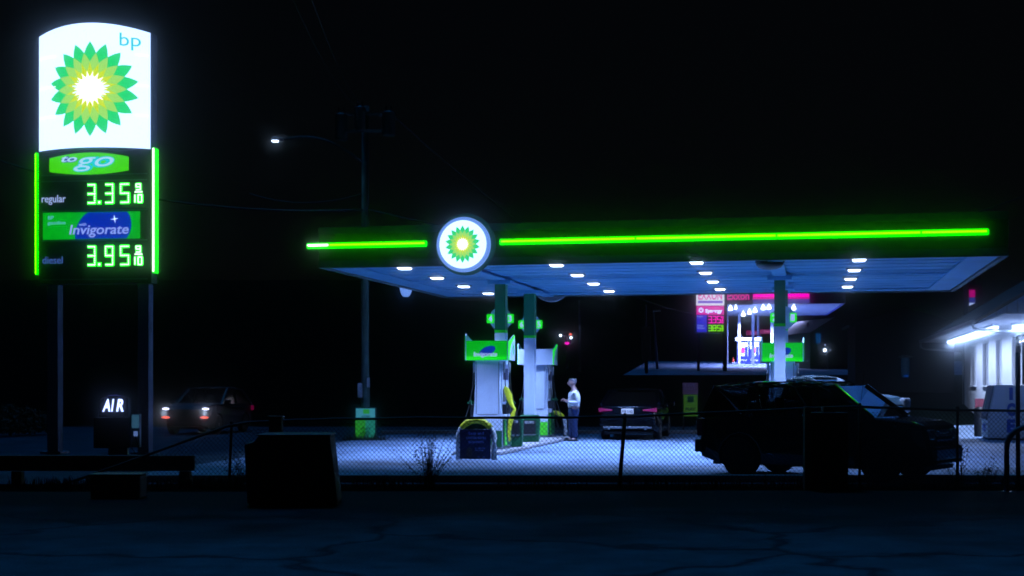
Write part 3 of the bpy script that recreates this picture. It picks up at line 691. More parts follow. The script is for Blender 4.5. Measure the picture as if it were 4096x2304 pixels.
# ------------------------------------------------------------------ utility pole, lamp, wires
YP = 43.7; pc = at(1462, 1540, YP)
pole = thing('utility_pole', 'tall wooden utility pole carrying three transformers and a street lamp arm', 'utility pole', (pc.x, YP, 0))
mb = MB(); mb.tube([(0, 0, 0), (-.02, 0, 5), (0, 0, zat(425, YP))], .155, 14, .115); mb.build('pole', bark, pole, smooth=True)
sp = F/YP
tfm = mat('transformer_grey', (.02, .04, .035), .6, noise=.15)
for a, b_, t0, t1, yy in ((1340, 1392, 459, 560, 0), (1422, 1467, 440, 533, -.35), (1526, 1582, 451, 543, 0)):
    x = ((a+b_)/2-1462)/sp; r = (b_-a)/2/sp; z0, z1 = zat(t1, YP), zat(t0, YP)
    mb = MB(); mb.lathe([(r*.95, z0), (r, z0+.03), (r, z1-.05), (r*1.04, z1-.05), (r*1.0, z1), (r*.4, z1+.05)], 20, Matrix.Translation((x, yy, 0))); tf = mb.build('transformer', tfm, pole, smooth=False)
    mb = MB()
    for q in (-.08, .08): mb.lathe([(.03, z1+.03), (.045, z1+.08), (.025, z1+.12), (.04, z1+.16), (.02, z1+.22)], 8, Matrix.Translation((x+q, yy, 0)))
    mb.build('insulator', tfm, tf)
mb = MB(); z_ = zat(523, YP); mb.box(-.75, .9, -.12, -.04, z_-.06, z_+.02); mb.box(-.75, .9, -.12, -.04, z_+.45, z_+.53); mb.build('crossarm', bark, pole)
ax0, az0 = (1103-1462)/sp, zat(562, YP)
pts = []
for i in range(11):
    u_ = i/10; pts.append(((1130-1462)/sp*(1-u_) + (-.1)*u_, -.05, zat(560, YP)*(1-u_) + zat(648, YP)*u_ + .35*math.sin(math.pi*u_)))
mb = MB(); mb.tube(pts, .035, 8); arm = mb.build('lamp_arm', tfm, pole, smooth=True)
mb = MB(); mb.box(ax0-.14, ax0+.25, -.16, .06, az0-.01, az0+.07); mb.build('lamp_head', grey_m, arm, bevel=.02)
mb = MB(); mb.box(ax0-.10, ax0+.08, -.13, .03, az0-.045, az0-.011); mb.build('lamp_lens', e_lens, arm)
ld = bpy.data.lights.new('street_lamp_light', 'SPOT'); ld.energy = 60; ld.color = (.2, .5, 1); ld.spot_size = R(150); ld.shadow_soft_size = .15
lo = bpy.data.objects.new('street_lamp_light', ld); col.objects.link(lo); lo.location = (pc.x+ax0, YP-.05, az0-.08)
mb = MB(); mb.box(-.22, -.08, -.19, -.15, zat(1590, YP), zat(1533, YP)); mb.build('notice', paper, pole)
mb = MB(); mb.box(.06, .15, -.175, -.16, zat(1550, YP), zat(1510, YP)); mb.build('notice', paper, pole)
wm = mat('cable', (.008, .012, .014), .7)
def wire(p, q, sag, lab, r=.018):
    pts = []
    for i in range(25):
        u_ = i/24; v = p.lerp(q, u_); v.z -= sag*4*u_*(1-u_); pts.append(v)
    b = MB(); b.tube(pts, r, 5); return tag(b.build('cable', wm, smooth=True), lab, 'cable', 'overhead cables')
pt = Vector((pc.x, YP, 0))
wire(at(1450, 840, YP-.2), at(-400, 480, 52), 1.0, 'lower overhead cable running from the pole down past the price sign', .035)
wire(at(1450, 775, YP-.2), at(1000, 775, 50), .3, 'short faint cable leaving the pole to the left below the lamp', .02)
wire(at(1462, 445, YP), at(1050, -300, 22), .6, 'overhead cable climbing from the transformers to the upper left', .007)
wire(at(1480, 450, YP), at(1150, -300, 22), .6, 'overhead cable climbing from the pole top, right one of the pair', .007)
wire(at(1580, 470, YP), at(2900, 1250, 110), 2.0, 'overhead cable falling from the right transformer toward the far lot', .02)
wire(at(1480, 840, YP), at(4300, 700, 60), 2.2, 'faint cable passing behind the canopy roof toward the right', .02)

# lottery light box at the pole foot
lb = thing('lottery_box', 'glowing lottery light box standing at the foot of the utility pole', 'sign', (at(1462, 1540, 42.9).x, 42.9, 0))
s9 = F/42.9; X9 = lambda px: (px-1462)/s9; Z9 = lambda py: zat(py, 42.9)
mb = MB(); mb.box(X9(1420), X9(1504), 0, .25, Z9(1757), Z9(1629)); mb.build('case', black_m, lb, bevel=.01)
mb = MB(); mb.box(X9(1424), X9(1500), -.02, -.002, Z9(1673), Z9(1634)); a = mb.build('header_panel', e_lott, lb)
mb = MB(); mb.box(X9(1453), X9(1478), -.026, -.021, Z9(1655), Z9(1637)); mb.build('green_patch', e_play, a)
text_mesh('LOTTERY', X9(1447), X9(1482), Z9(1669), Z9(1662), -.026, navy, a, bold=.03)
mb = MB(); mb.box(X9(1422), X9(1462), -.02, -.002, Z9(1753), Z9(1681)); a = mb.build('play_panel', e_play, lb)
mb = MB(); mb.box(X9(1462)+.001, X9(1500), -.02, -.002, Z9(1753), Z9(1681)); mb.build('play_panel', e_play2, lb)
text_mesh('PLAY\nHERE!', X9(1440), X9(1484), Z9(1738), Z9(1708), -.026, black_m, a, shear=.2, bold=.02)
mb = MB(); mb.box(X9(1450), X9(1474), .05, .2, 0, Z9(1757)); mb.build('leg', black_m, lb)

# ------------------------------------------------------------------ air machine
YA = 32.4; sa = F/YA; XA = lambda px: (px-448)/sa; ZA = lambda py: zat(py, YA)
am = thing('air_machine', 'black air pump machine with glowing white AIR lettering', 'air machine', (at(448, 1540, YA).x, YA, 0), R(6))
mb = MB(); hp = [(XA(397), ZA(1668))] + [(XA(514), ZA(1668)), (XA(514), ZA(1600))] + [(XA(456)+.335*math.cos(R(a)), ZA(1600)+.11*math.sin(R(a))) for a in range(10, 171, 16)] + [(XA(397), ZA(1600))]
mb.prism_y(hp, -.05, .35); hd = mb.build('head', black_m, am, bevel=.02)
for ch_, a_, b_ in (('A', 412, 443), ('I', 446, 458), ('R', 466, 495)): text_mesh(ch_, XA(a_), XA(b_), ZA(1646), ZA(1596), -.058, e_air, hd, shear=.22, bold=.03)
mb = MB(); mb.tube([(XA(425), -.04, ZA(1587)), (XA(440), -.04, ZA(1581)), (XA(470), -.04, ZA(1580)), (XA(496), -.04, ZA(1590))], .008, 6); mb.build('head_trim', e_violet, hd)
mb = MB(); mb.box(XA(378), XA(518), -.08, .42, ZA(1792), ZA(1670)); cab = mb.build('cabinet', black_m, am, bevel=.02)
mb = MB(); mb.box(XA(392), XA(500), -.088, -.081, ZA(1780), ZA(1685)); mb.build('door', trimm, cab)
mb = MB(); mb.box(XA(433), XA(507), .0, .3, 0, ZA(1792)-.001); mb.build('pedestal', grey_m, am)
mb = MB(); mb.box(XA(524), XA(558), -.05, .2, ZA(1790), ZA(1656)); sb = mb.build('side_box', grey_m, am, bevel=.01)
mb = MB(); mb.box(XA(527), XA(555), -.056, -.051, ZA(1712), ZA(1660)); mb.build('label_plate', emit('plate_added_glow', (.02, .07, .12), 1, base=(.3, .3, .3)), sb)  # plain label; its glow is added in place of light falling on it
mb = MB(); mb.box(XA(534), XA(550), -.056, -.051, ZA(1745), ZA(1725)); mb.build('label_plate', emit('small_plate_added_glow', (.08, .14, .35), 1, base=(.3, .3, .3)), sb)  # same added glow on the smaller label
mb = MB(); mb.tube([(XA(540), -.06, ZA(1745)), (XA(555), -.1, ZA(1790)), (XA(545), -.1, ZA(1815)), (XA(525), -.08, ZA(1790))], .015, 6); mb.build('hose', rubber, sb, smooth=True)

# ------------------------------------------------------------------ guard rail, blocks and posts in front
gr = thing('guard_rail', 'low weathered timber rail on short posts below the price sign', 'guard rail', (0, 23.4, 0))
sg = F/23.4; XG = lambda px: (px-2048)/sg; ZG = lambda py: zat(py, 23.4)
mb = MB(); mb.box(XG(-400), XG(775), 0, .12, ZG(1884), ZG(1822)); mb.build('beam', wood, gr, bevel=.012)
for a, b_ in ((33, 65), (708, 742)):
    mb = MB(); mb.box(XG(a), XG(b_)+.04, .125, .29, 0, ZG(1886)); mb.build('post', wood, gr, bevel=.01)
ub = thing('utility_box', 'low dark utility box behind the grass left of the big dark container', 'utility box', (at(460, 1540, 20.6).x, 20.6, 0))
mb = MB(); mb.box(-.36, .36, 0, .4, 0, .33); mb.build('cabinet', trimm, ub, bevel=.02)
mb = MB(); mb.box(-.38, .38, -.02, .42, .331, .36); mb.build('lid', trimm, ub, bevel=.01)
YD = 19.4; sd = F/YD; XD = lambda px: (px-1160)/sd; ZD = lambda py: zat(py, YD)
dk = thing('waste_container', 'large dark tapered waste container with a stepped top', 'waste container', (at(1160, 1540, YD).x, YD, 0), R(3))
mb = MB(); poly = [(XD(990), 0.03), (XD(1350), 0.03), (XD(1319), ZD(1745)), (XD(1033), ZD(1745)), (XD(1015), ZD(1768)), (XD(978), ZD(1776))]
mb.prism_y(poly, 0, .9); mb.build('bin_body', mat('container_paint', (.004, .005, .009), .7, noise=.3), dk, bevel=.02)
mb = MB(); mb.box(XD(1028), XD(1324), -.03, .93, ZD(1744), ZD(1738)); mb.build('lid', trimm, dk, bevel=.008)
mb = MB(); 
for px in (1080, 1160, 1240): mb.box(XD(px)-.02, XD(px)+.02, -.03, -.001, .15, ZD(1770))
mb.build('rib', trimm, dk)
mb = MB(); mb.box(XD(990)+.02, XD(1350)-.02, .1, .8, 0, .03); mb.build('skid', trimm, dk)
sp_ = thing('wooden_post', 'short thick dark post rising behind the large waste container', 'post', (at(1104, 1540, 22.4).x, 22.4, 0))
mb = MB(); mb.box(-.10, .10, -.1, .1, 0, zat(1672, 22.4)); mb.build('timber', wood, sp_, bevel=.015)
mb = MB(); mb.box(-.115, .115, -.115, .115, zat(1672, 22.4)+.001, zat(1672, 22.4)+.03); mb.build('cap', trimm, sp_)
ec = thing('electrical_cabinet', 'tall dark electrical cabinet standing in front of the black four-by-four', 'cabinet', (at(3320, 1540, 22.3).x, 22.3, 0))
se = F/22.3
mb = MB(); mb.box((3246-3320)/se, (3394-3320)/se, 0, .45, .02, zat(1650, 22.3)); c_ = mb.build('case', mat('cabinet_paint', (.005, .005, .007), .7), ec, bevel=.015)
mb = MB(); mb.box((3262-3320)/se, (3380-3320)/se, -.012, -.001, .12, zat(1665, 22.3)); d_ = mb.build('door', trimm, c_)
mb = MB(); mb.box((3372-3320)/se, (3376-3320)/se, -.03, -.013, .5, .62); mb.build('handle', grey_m, d_)
mb = MB(); mb.box((3217-3320)/se, (3244-3320)/se, -.05, .1, 0, zat(1627, 22.3)); mb.build('side_post', wood, ec, bevel=.01)
mb = MB(); mb.box((3300-3320)/se, (3350-3320)/se, .1, .3, zat(1649, 22.3), zat(1627, 22.3)); mb.build('vent_hood', trimm, ec)

# ------------------------------------------------------------------ chain-link fence
YF = 22.9; sf = F/YF
def rail_z(x):
    px = CX + x*sf
    pts = [(950, 1690), (1300, 1678), (1700, 1672), (2500, 1668), (3000, 1645), (3400, 1626), (3800, 1640), (4300, 1648)]
    if px <= 950: return zat(1690 + (950-px)*(1956-1690)/(950-207), YF)
    for (a, za), (b_, zb_) in zip(pts, pts[1:]):
        if px <= b_: return zat(za + (zb_-za)*(px-a)/(b_-a), YF)
    return zat(1648, YF)
fn = thing('chain_link_fence', 'rusty low chain-link fence with a bent down left end along the forecourt', 'fence', (0, YF, 0))
x_l, x_r = (215-CX)/sf, (4250-CX)/sf
mb = MB(); pts = []; x = x_l
while x < x_r: pts.append((x, random.uniform(-.008, .008), max(rail_z(x), .01) + random.uniform(-.006, .006))); x += .35
mb.tube(pts, .021, 8); mb.build('top_rail', fence_m, fn, smooth=True)
mb = MB(); d = .072; hgt = 1.34; slope = 1.05
x = x_l - hgt
while x < x_r:
    for s, yy in ((1, .006), (-1, -.006)):
        # a wire from the ground up to the rail
        xa = x if s == 1 else x + hgt; segs = 10; p0 = None; pts = []
        for i in range(segs+1):
            z = hgt*i/segs; xx = xa + s*z/slope
            if xx < x_l or xx > x_r or z > rail_z(xx): 
                if i and p0 and x_l <= p0[0] <= x_r and len(pts) >= 1: pass
                continue
            wob = .01*math.sin(xx*3.1 + z*4) 
            pts.append((xx, yy + wob, z + .012))
        if len(pts) >= 2: mb.tube(pts, .0032, 3, cap=False)
    x += d
mb.build('chain_link_mesh', fence_m, fn)
mb = MB(); mb.tube([((700-CX)/sf, .0, .05), ((4250-CX)/sf, 0, .06)], .004, 4); mb.build('bottom_wire', fence_m, fn)
for (pt_, pb_, yb) in ((925, 915, 1958), (1722, 1720, 1950), (2500, 2478, 1955), (3440, 3440, 1950), (3832, 3832, 1950)):
    if pt_ == 1722: continue
    zt = rail_z((pt_-CX)/sf)
    mb = MB(); mb.tube([((pb_-CX)/sf, .03, 0), ((pt_-CX)/sf, .03, zt+.02)], .024 if pt_ != 2500 else .032, 8); pp = mb.build('post', fence_m, fn, smooth=True)
    mb = MB(); mb.ball(((pt_-CX)/sf, .03, zt+.035), .03); mb.build('post_cap', fence_m, pp, smooth=True)
tp = thing('steel_post', 'tall thin steel post in front of the white ice box', 'post', (at(4073, 1540, 22.2).x, 22.2, 0))
mb = MB(); mb.tube([(0, 0, 0), (-.01, 0, zat(1410, 22.2))], .034, 10); mb.build('tube', mat('post_blue', (.03, .05, .09), .6), tp, smooth=True)
mb = MB(); mb.box(-.045, .03, -.04, -.035, zat(1408, 22.2)-.01, zat(1408, 22.2)+.10); mb.build('small_plate', grey_m, tp)
hp_ = thing('hoop_barrier', 'thick bent tube hoop standing at the right end of the fence', 'hoop barrier', (at(4110, 1540, 21.9).x, 21.9, 0))
mb = MB(); pts = [(-.32, 0, 0), (-.32, 0, .55)] + [(-.32*math.cos(R(a)), 0, .68 + .32*math.sin(R(a))) for a in range(0, 181, 15)] + [(.32, 0, .55), (.32, 0, 0)]
mb.tube(pts, .042, 10); mb.build('tube', mat('hoop_paint', (.05, .09, .16), .6), hp_, smooth=True)
mb = MB()
for s in (-1, 1): mb.lathe([(.08, 0), (.08, .015)], 12, Matrix.Translation((s*.32, 0, 0)))
mb.build('foot_plate', grey_m, hp_)

# weeds through the fence
def weed(name, c, h, n, spread, lab, leaf=.03):
    t = thing(name, lab, 'weed', c, 0, 'weeds growing at the fence'); st, lf = MB(), MB()
    for i in range(n):
        a = random.uniform(0, 2*math.pi); l = random.uniform(.45, 1)*h; lean = random.uniform(.05, spread)
        pts = []; x, y, z = random.uniform(-.08, .08), random.uniform(-.05, .05), 0
        for k_ in range(8):
            u_ = k_/7; pts.append((x + math.cos(a)*lean*u_**1.5, y + math.sin(a)*lean*.4*u_**1.5, l*u_))
        st.tube(pts, .006, 4, .002)
        for k_ in range(2, 8):
            for _ in range(5):
                p = Vector(pts[k_]) + Vector((random.gauss(0, .03), random.gauss(0, .03), random.gauss(0, .03))); q = random.uniform(.4, 1)*leaf
                d1 = Vector((random.gauss(0, 1), random.gauss(0, 1), random.gauss(0, 1))).normalized()*q; d2 = Vector((random.gauss(0, 1), random.gauss(0, 1), random.gauss(0, 1))).normalized()*q*.4
                lf.add([p-d1, p+d2, p+d1, p-d2], [(0,1,2,3)])
    st.build('stem', leafm, t); lf.build('foliage', leafm, t)
weed('weed', (at(1715, 1540, 22.6).x, 22.6, 0), .98, 34, .5, 'bushy dark weed growing through the middle of the fence')
weed('weed', (at(3840, 1540, 22.6).x, 22.6, 0), .75, 7, .15, 'thin weed at the fence beside the front bumper of the four-by-four')
weed('weed', (at(3945, 1540, 22.6).x, 22.6, 0), .55, 12, .2, 'small leafy weed between the four-by-four and the hoop barrier')
weed('weed', (at(960, 1540, 22.6).x, 22.6, 0), .60, 16, .3, 'weed at the left fence post beside the waste container')
weed('weed', (at(3300, 1540, 22.9).x, 22.95, 0), .35, 12, .4, 'low weed under the four-by-four behind the electrical cabinet')

# ------------------------------------------------------------------ vehicles
def wheel(t, x, y, r, w_, side, spokes=5):
    M = Matrix.Translation((x, y, r)) @ RX90
    o = thing_part('wheel', t)
    a = MB(); a.lathe([(r*.62, -w_/2), (r*.93, -w_/2), (r, -w_*.3), (r, w_*.3), (r*.93, w_/2), (r*.62, w_/2)], 36, M)
    a.lathe([(r*.6, -w_*.25), (r*.6, w_*.25)], 24, M)
    o2 = a.build('wheel', rubber, t, smooth=False, bevel=.01)
    a = MB(); yo = y + side*(w_/2 - .03)
    for k_ in range(spokes):
        an = R(360/spokes*k_ + 18)
        c_, s_ = math.cos(an), math.sin(an)
        p = [(.05, -.05), (r*.58, -.045), (r*.58, .045), (.05, .05)]
        vs = [(x + u_*c_ - v_*s_, yo, r + u_*s_ + v_*c_) for u_, v_ in p] + [(x + u_*c_ - v_*s_, yo + side*.025, r + u_*s_ + v_*c_) for u_, v_ in p]
        a.add(vs, [(0,1,2,3),(7,6,5,4),(0,4,5,1),(1,5,6,2),(2,6,7,3),(3,7,4,0)])
    a.lathe([(r*.60, .0), (r*.64, .0), (r*.64, .02), (r*.60, .02)], 36, Matrix.Translation((x, yo, r)) @ RX90)
    a.lathe([(.06, -.03), (.06, .01)], 14, Matrix.Translation((x, yo, r)) @ RX90)
    a.build('rim', alloy, o2)
def thing_part(*a): return None

def car(name, lab, loc, rotz, Ln, Wd, belt, prof_low, cabin, wheels, r, paint, glassm=carglass, group=None, tyre_w=.22, detail='suv'):
    """x runs forward; prof_low is the body's side outline (x, z) above the wheel arches, cabin the glasshouse outline."""
    t = thing(name, lab, 'car', loc, rotz, group)
    hw_ = Wd/2
    # lower body with arches cut out of the outline
    zb_ = r*.62; ra = r*1.16
    low = []
    for wx in sorted(wheels, reverse=False):
        pass
    bottom = [(prof_low[0][0], zb_+.10)]
    pts = [(-Ln/2+.02, zb_+.12)]
    for wx in sorted(wheels):
        a0 = math.asin(min(1, max(-1, (zb_-r)/ra)))
        for i in range(9):
            a = math.pi - a0 + (2*a0 - math.pi)*i/8
            pts.append((wx + ra*math.cos(a), r + ra*math.sin(a)))
    pts.append((Ln/2-.04, zb_+.10))
    poly = pts + prof_low[::-1]
    # cross-section: sides lean in at top and bottom by shifting y with height
    def side_y(z, x):
        u_ = max(0, min(1, (z - zb_)/(belt - zb_))); e = abs(x)/(Ln/2)
        return hw_ * (.955 + .045*math.sin(math.pi*min(1, u_*1.15))) * (1 - (.26 if x > 0 else .12)*(max(0, e-.74)/.26)**2)
    n_ = len(poly); a = MB(); vs = []
    for s, f_ in ((-1, 1), (-1, .93), (1, .93), (1, 1)):
        for x, z in poly:
            yy = side_y(z, x)*s*f_
            if f_ == 1: vs.append((x*(1 - .012), yy, z - (.03 if z > belt*.85 else 0)))
            else: vs.append((x, yy, z))
    fs = [tuple(range(n_)), tuple(range(4*n_-1, 3*n_-1, -1))]
    for j in range(3):
        for i in range(n_): fs.append((j*n_+i, (j+1)*n_+i, (j+1)*n_+(i+1) % n_, j*n_+(i+1) % n_))
    a.add(vs, fs); body = a.build('body', paint, t, bevel=.018, seg=2)
    # dark wheel wells and floor
    a = MB(); a.box(-Ln/2+.25, Ln/2-.25, -hw_*.80, hw_*.80, zb_-.02, zb_+.05)
    for wx in wheels: a.box(wx-ra, wx+ra, -hw_*.6, hw_*.6, zb_, r+ra*.8)
    a.build('underbody', trimm, t)
    # glasshouse: cabin = [(x,z) rear base, rear top, front top, front base]
    (rx0, rz0), (rx1, rz1), (fx1, fz1), (fx0, fz0) = cabin
    wi, wt = hw_*.94, hw_*.80
    rf = MB()
    # roof skin, slightly crowned
    rows = []
    for i in range(9):
        u_ = i/8; x = rx1 + (fx1-rx1)*u_; z = rz1 + (fz1-rz1)*u_ + .035*math.sin(math.pi*u_)
        rows.append([(x, wt*v_, z + .03*(1-v_*v_)) for v_ in (-1.02, -.6, 0, .6, 1.02)])
    for i in range(8):
        for j in range(4): rf.add([rows[i][j], rows[i+1][j], rows[i+1][j+1], rows[i][j+1]], [(0,1,2,3)])
        for j, dz in ((0, -.05), (4, -.05)):
            p, q = Vector(rows[i][j]), Vector(rows[i+1][j]); rf.add([p, q, q+Vector((0,0,dz)), p+Vector((0,0,dz))], [(0,1,2,3)])
    rfo = rf.build('roof', paint, t, smooth=True)
    so = rfo.modifiers.new('s', 'SOLIDIFY'); so.thickness = .03
    P = {}
    for s in (-1, 1):
        P[s] = [Vector((rx0, s*wi, rz0)), Vector((rx1, s*wt, rz1)), Vector((fx1, s*wt, fz1)), Vector((fx0, s*wi, fz0))]
        nb = 3 if detail == 'suv' else 2
        pr = .045
        MB().tube([P[s][0], P[s][1]], pr*1.3, 6).build('pillar', paint, t); MB().tube([P[s][3], P[s][2]], pr, 6).build('pillar', paint, t)
        for k_ in range(1, nb):
            u_ = k_/nb + (.02 if nb == 3 else 0); b0 = P[s][0].lerp(P[s][3], u_); b0.z = rz0; b1 = P[s][1].lerp(P[s][2], u_)
            MB().tube([b0, b1], pr*.9, 6).build('pillar', paint, t)
        g = MB(); off = Vector((0, -s*.01, 0))
        g.add([P[s][0]+off, P[s][3]+off, P[s][2]+off, P[s][1]+off], [(0,1,2,3)]); g.build('side_window', glassm, t)
    g = MB(); g.add([P[-1][3], P[1][3], P[1][2], P[-1][2]], [(0,1,2,3)]); g.build('windscreen', glassm, t)
    g = MB(); g.add([P[-1][0], P[-1][1], P[1][1], P[1][0]], [(0,1,2,3)]); g.build('rear_window', glassm, t)
    # seats with headrests
    sx = (rx0+fx0)/2
    for x, yy in ((sx+.25, .38), (sx+.25, -.38), (sx-.65, .38), (sx-.65, -.38)):
        a = MB(); a.box(x-.10, x+.06, yy-.22, yy+.22, zb_+.2, belt+.12); a.box(x-.08, x+.04, yy-.12, yy+.12, belt+.14, belt+.34); a.build('seat', trimm, t, bevel=.04)
    # door seams, handles, mirrors
    a = MB()
    for s in (-1, 1):
        for x in ((sx+.55, sx-.35)): a.box(x, x+.14, min(s*hw_*.985, s*hw_*1.01), max(s*hw_*.985, s*hw_*1.01), belt-.14, belt-.11)
    a.build('door_handle', chrome if detail != 'suv' else paint, t)
    for s in (-1, 1):
        a = MB(); a.box(fx0-.30, fx0-.18, min(s*hw_*.97, s*(hw_+.20)), max(s*hw_*.97, s*(hw_+.20)), belt+.02, belt+.18); a.build('wing_mirror', paint, t, bevel=.03)
    for wx in wheels:
        for s in (-1, 1): wheel(t, wx, s*(hw_-tyre_w*.55), r, tyre_w, s)
    return t, hw_, zb_

# black four-by-four behind the fence
ang = R(-36)
suv, hw_, zb_ = car('parked_car', 'black four-by-four parked side-on behind the chain-link fence', (5.70, 25.47, 0), ang, 4.45, 1.78, 1.08,
    [(-2.22, .55), (-2.22, .80), (-2.15, 1.06), (-1.2, 1.09), (0, 1.09), (1.12, 1.10), (1.35, 1.09), (1.80, 1.03), (1.98, .96), (2.05, .82), (2.08, .55)],
    [(-2.12, 1.06), (-1.90, 1.63), (.38, 1.64), (1.12, 1.09)], (-1.37, 1.25), .365, blackcar)
a = MB(); 
for s in (-1, 1): a.tube([(-1.5, s*.62, 1.65), (-1.4, s*.62, 1.69), (.1, s*.62, 1.71), (.2, s*.62, 1.66)], .016, 6)
a.build('roof_rail', trimm, suv)
a = MB(); a.box(-2.30, -2.12, -.84, .84, .42, .66); a.build('rear_bumper', trimm, suv, bevel=.04)
a = MB(); a.prism_y([(0,0)]*3, 0, 0) if False else a.box(1.98, 2.17, -.70, .70, .36, .62); a.build('front_bumper', blackcar, suv, bevel=.06)
for s in (-1, 1):
    a = MB(); a.box(1.92, 2.07, min(s*.42, s*.70), max(s*.42, s*.70), .72, .90); a.build('headlight', lamp_off, suv, bevel=.03)
    a = MB(); a.box(-2.235, -2.12, min(s*.72, s*.855), max(s*.72, s*.855), .72, 1.04); a.build('tail_light', mat('tail_lens', (.25, .01, .05), .15), suv, bevel=.015)
a = MB(); 
for z in (.70, .78, .86): a.box(2.06, 2.085, -.38, .38, z, z+.03)
a.build('grille', chrome, suv)
a = MB(); a.tube([(.95, -.90, 1.40), (1.0, -.90, 1.85)], .005, 5); a.build('aerial', black_m, suv)
a = MB(); a.box(-.5, .5, -.88*1.02, -.88*1.0, .62, .66); a.build('side_moulding', trimm, suv)

# dark saloon at the pump, seen from behind
sd_ang = R(90) - TH
se_c = at(2510, 1540, 42.3)
sedan, hw2, zb2 = car('parked_car', 'dark saloon seen from behind with magenta tail lights beside the standing man', (se_c.x + 2.3*math.cos(sd_ang), 42.3 + 2.3*math.sin(sd_ang), 0), sd_ang, 4.65, 1.82, .95,
    [(-2.31, .50), (-2.32, .78), (-2.26, 1.0), (-2.0, 1.06), (-1.55, 1.07), (-.6, .98), (.6, .95), (1.1, .97), (1.9, .86), (2.22, .72), (2.31, .5)],
    [(-1.75, 1.06), (-.85, 1.46), (.35, 1.47), (1.20, .96)], (-1.33, 1.42), .335, darkcar, detail='saloon')
for s in (-1, 1):
    a = MB(); a.prism_y([(0,0),(0,0),(0,0)], 0, 0) if False else None
    a = MB(); y0, y1 = s*.46, s*.86
    a.add([(-2.335, y0, .885), (-2.31, y1, .85), (-2.305, y1, .965), (-2.325, y0, .92), (-2.20, y0, .885), (-2.12, y1, .85), (-2.12, y1, .965), (-2.20, y0, .92)],
          [(0,1,2,3), (7,6,5,4), (0,4,5,1), (3,2,6,7), (1,5,6,2), (0,3,7,4)]); a.build('tail_light', tail_m, sedan)
    a = MB(); a.box(2.1, 2.27, min(s*.5, s*.82), max(s*.5, s*.82), .66, .78); a.build('headlight', lamp_off, sedan, bevel=.02)
plm = emit('number_plate_lit', (.35, .45, .62), .55, base=(.5, .5, .55))
a = MB(); a.box(-2.345, -2.325, -.18, .18, .79, .95); pl = a.build('number_plate', plm, sedan)
text_mesh('FYR 5162', -.16, .16, .82, .90, -.004, navy, pl, M=Matrix.Translation((-2.347, 0, 0)) @ Matrix.Rotation(R(-90), 4, 'Z'), bold=.02)
a = MB(); a.box(-2.36, -2.30, -.72, .72, .36, .42); a.box(-2.335, -2.32, -.3, .3, .985, 1.0); a.build('chrome_trim', grey_m, sedan, bevel=.01)
a = MB(); a.box(-2.37, -2.25, -.84, .84, .44, .66); a.build('rear_bumper', darkcar, sedan, bevel=.05)
a = MB(); 
for s in (-1, 1): a.tube([(-2.36, s*.55, .36), (-2.25, s*.55, .36)], .045, 12)
a.build('exhaust', chrome, sedan)

# pale pickup-like car behind the black one
pk, h3, z3 = car('parked_car', 'pale silver pickup with a high bonnet showing behind the black four-by-four', (6.27, 31.0, 0), R(-35), 4.5, 1.86, 1.38,
    [(-2.22, .60), (-2.23, 1.0), (-2.15, 1.30), (-1.0, 1.34), (.3, 1.38), (1.0, 1.48), (1.7, 1.47), (2.05, 1.42), (2.20, 1.26), (2.23, .6)],
    [(-.35, 1.37), (-.22, 1.80), (.35, 1.82), (1.05, 1.48)], (-1.35, 1.42), .38, silver)
pk.scale = (.84, 1, .98); pk.location.x += .22; pk.location.y -= .16
for s in (-1, 1):
    a = MB(); a.box(2.08, 2.25, min(s*.55, s*.92), max(s*.55, s*.92), 1.08, 1.40); a.build('headlight', lamp_off, pk, bevel=.05)
a = MB(); a.box(2.15, 2.30, -.88, .88, .45, .80); a.build('front_bumper', chrome, pk, bevel=.05)

# oncoming car on the left with lit lamps
YC = 52.5; cc = at(745, 1540, YC); ca = R(180+66)
lc, h4, z4 = car('moving_car', 'grey car coming along the dark street with white headlights and red fog lamps', (-10.45, 49.1, 0), R(-99), 4.4, 1.74, .98,
    [(-2.18, .50), (-2.19, .8), (-2.1, 1.02), (-1.2, 1.03), (0, 1.02), (.9, 1.04), (1.5, 1.02), (2.0, .96), (2.16, .84), (2.19, .5)],
    [(-1.95, .98), (-1.2, 1.50), (.1, 1.52), (1.05, .98)], (-1.28, 1.33), .33, greycar, detail='saloon')
for s in (-1, 1):
    a = MB(); a.ball((2.14, s*.69, .86), .08, .7, 1.6, .5); a.build('headlight', e_head, lc, smooth=True)
    a = MB(); a.ball((2.19, s*.67, .58), .085, .5, 1.8, .5); a.build('fog_lamp', e_fog, lc, smooth=True)
    a = MB(); a.box(-2.2, -2.1, min(s*.62, s*.84), max(s*.62, s*.84), .75, .92); a.build('tail_light', tail_m, lc, bevel=.02)
a = MB(); a.box(2.18, 2.20, -.42, .42, .52, .66); a.build('grille', trimm, lc, bevel=.01)
for s in (-1, 1):
    ld = bpy.data.lights.new('headlight_beam', 'SPOT'); ld.energy = 2.5; ld.color = (.8, .85, 1); ld.spot_size = R(70); ld.spot_blend = .6; ld.shadow_soft_size = .08
    lo = bpy.data.objects.new('headlight_beam', ld); col.objects.link(lo); q = Matrix.Translation(lc.location) @ Matrix.Rotation(lc.rotation_euler.z, 4, 'Z')
    lo.location = q @ Vector((2.28, s*.70, .72)); lo.rotation_euler = (R(80), 0, lc.rotation_euler.z - R(90))

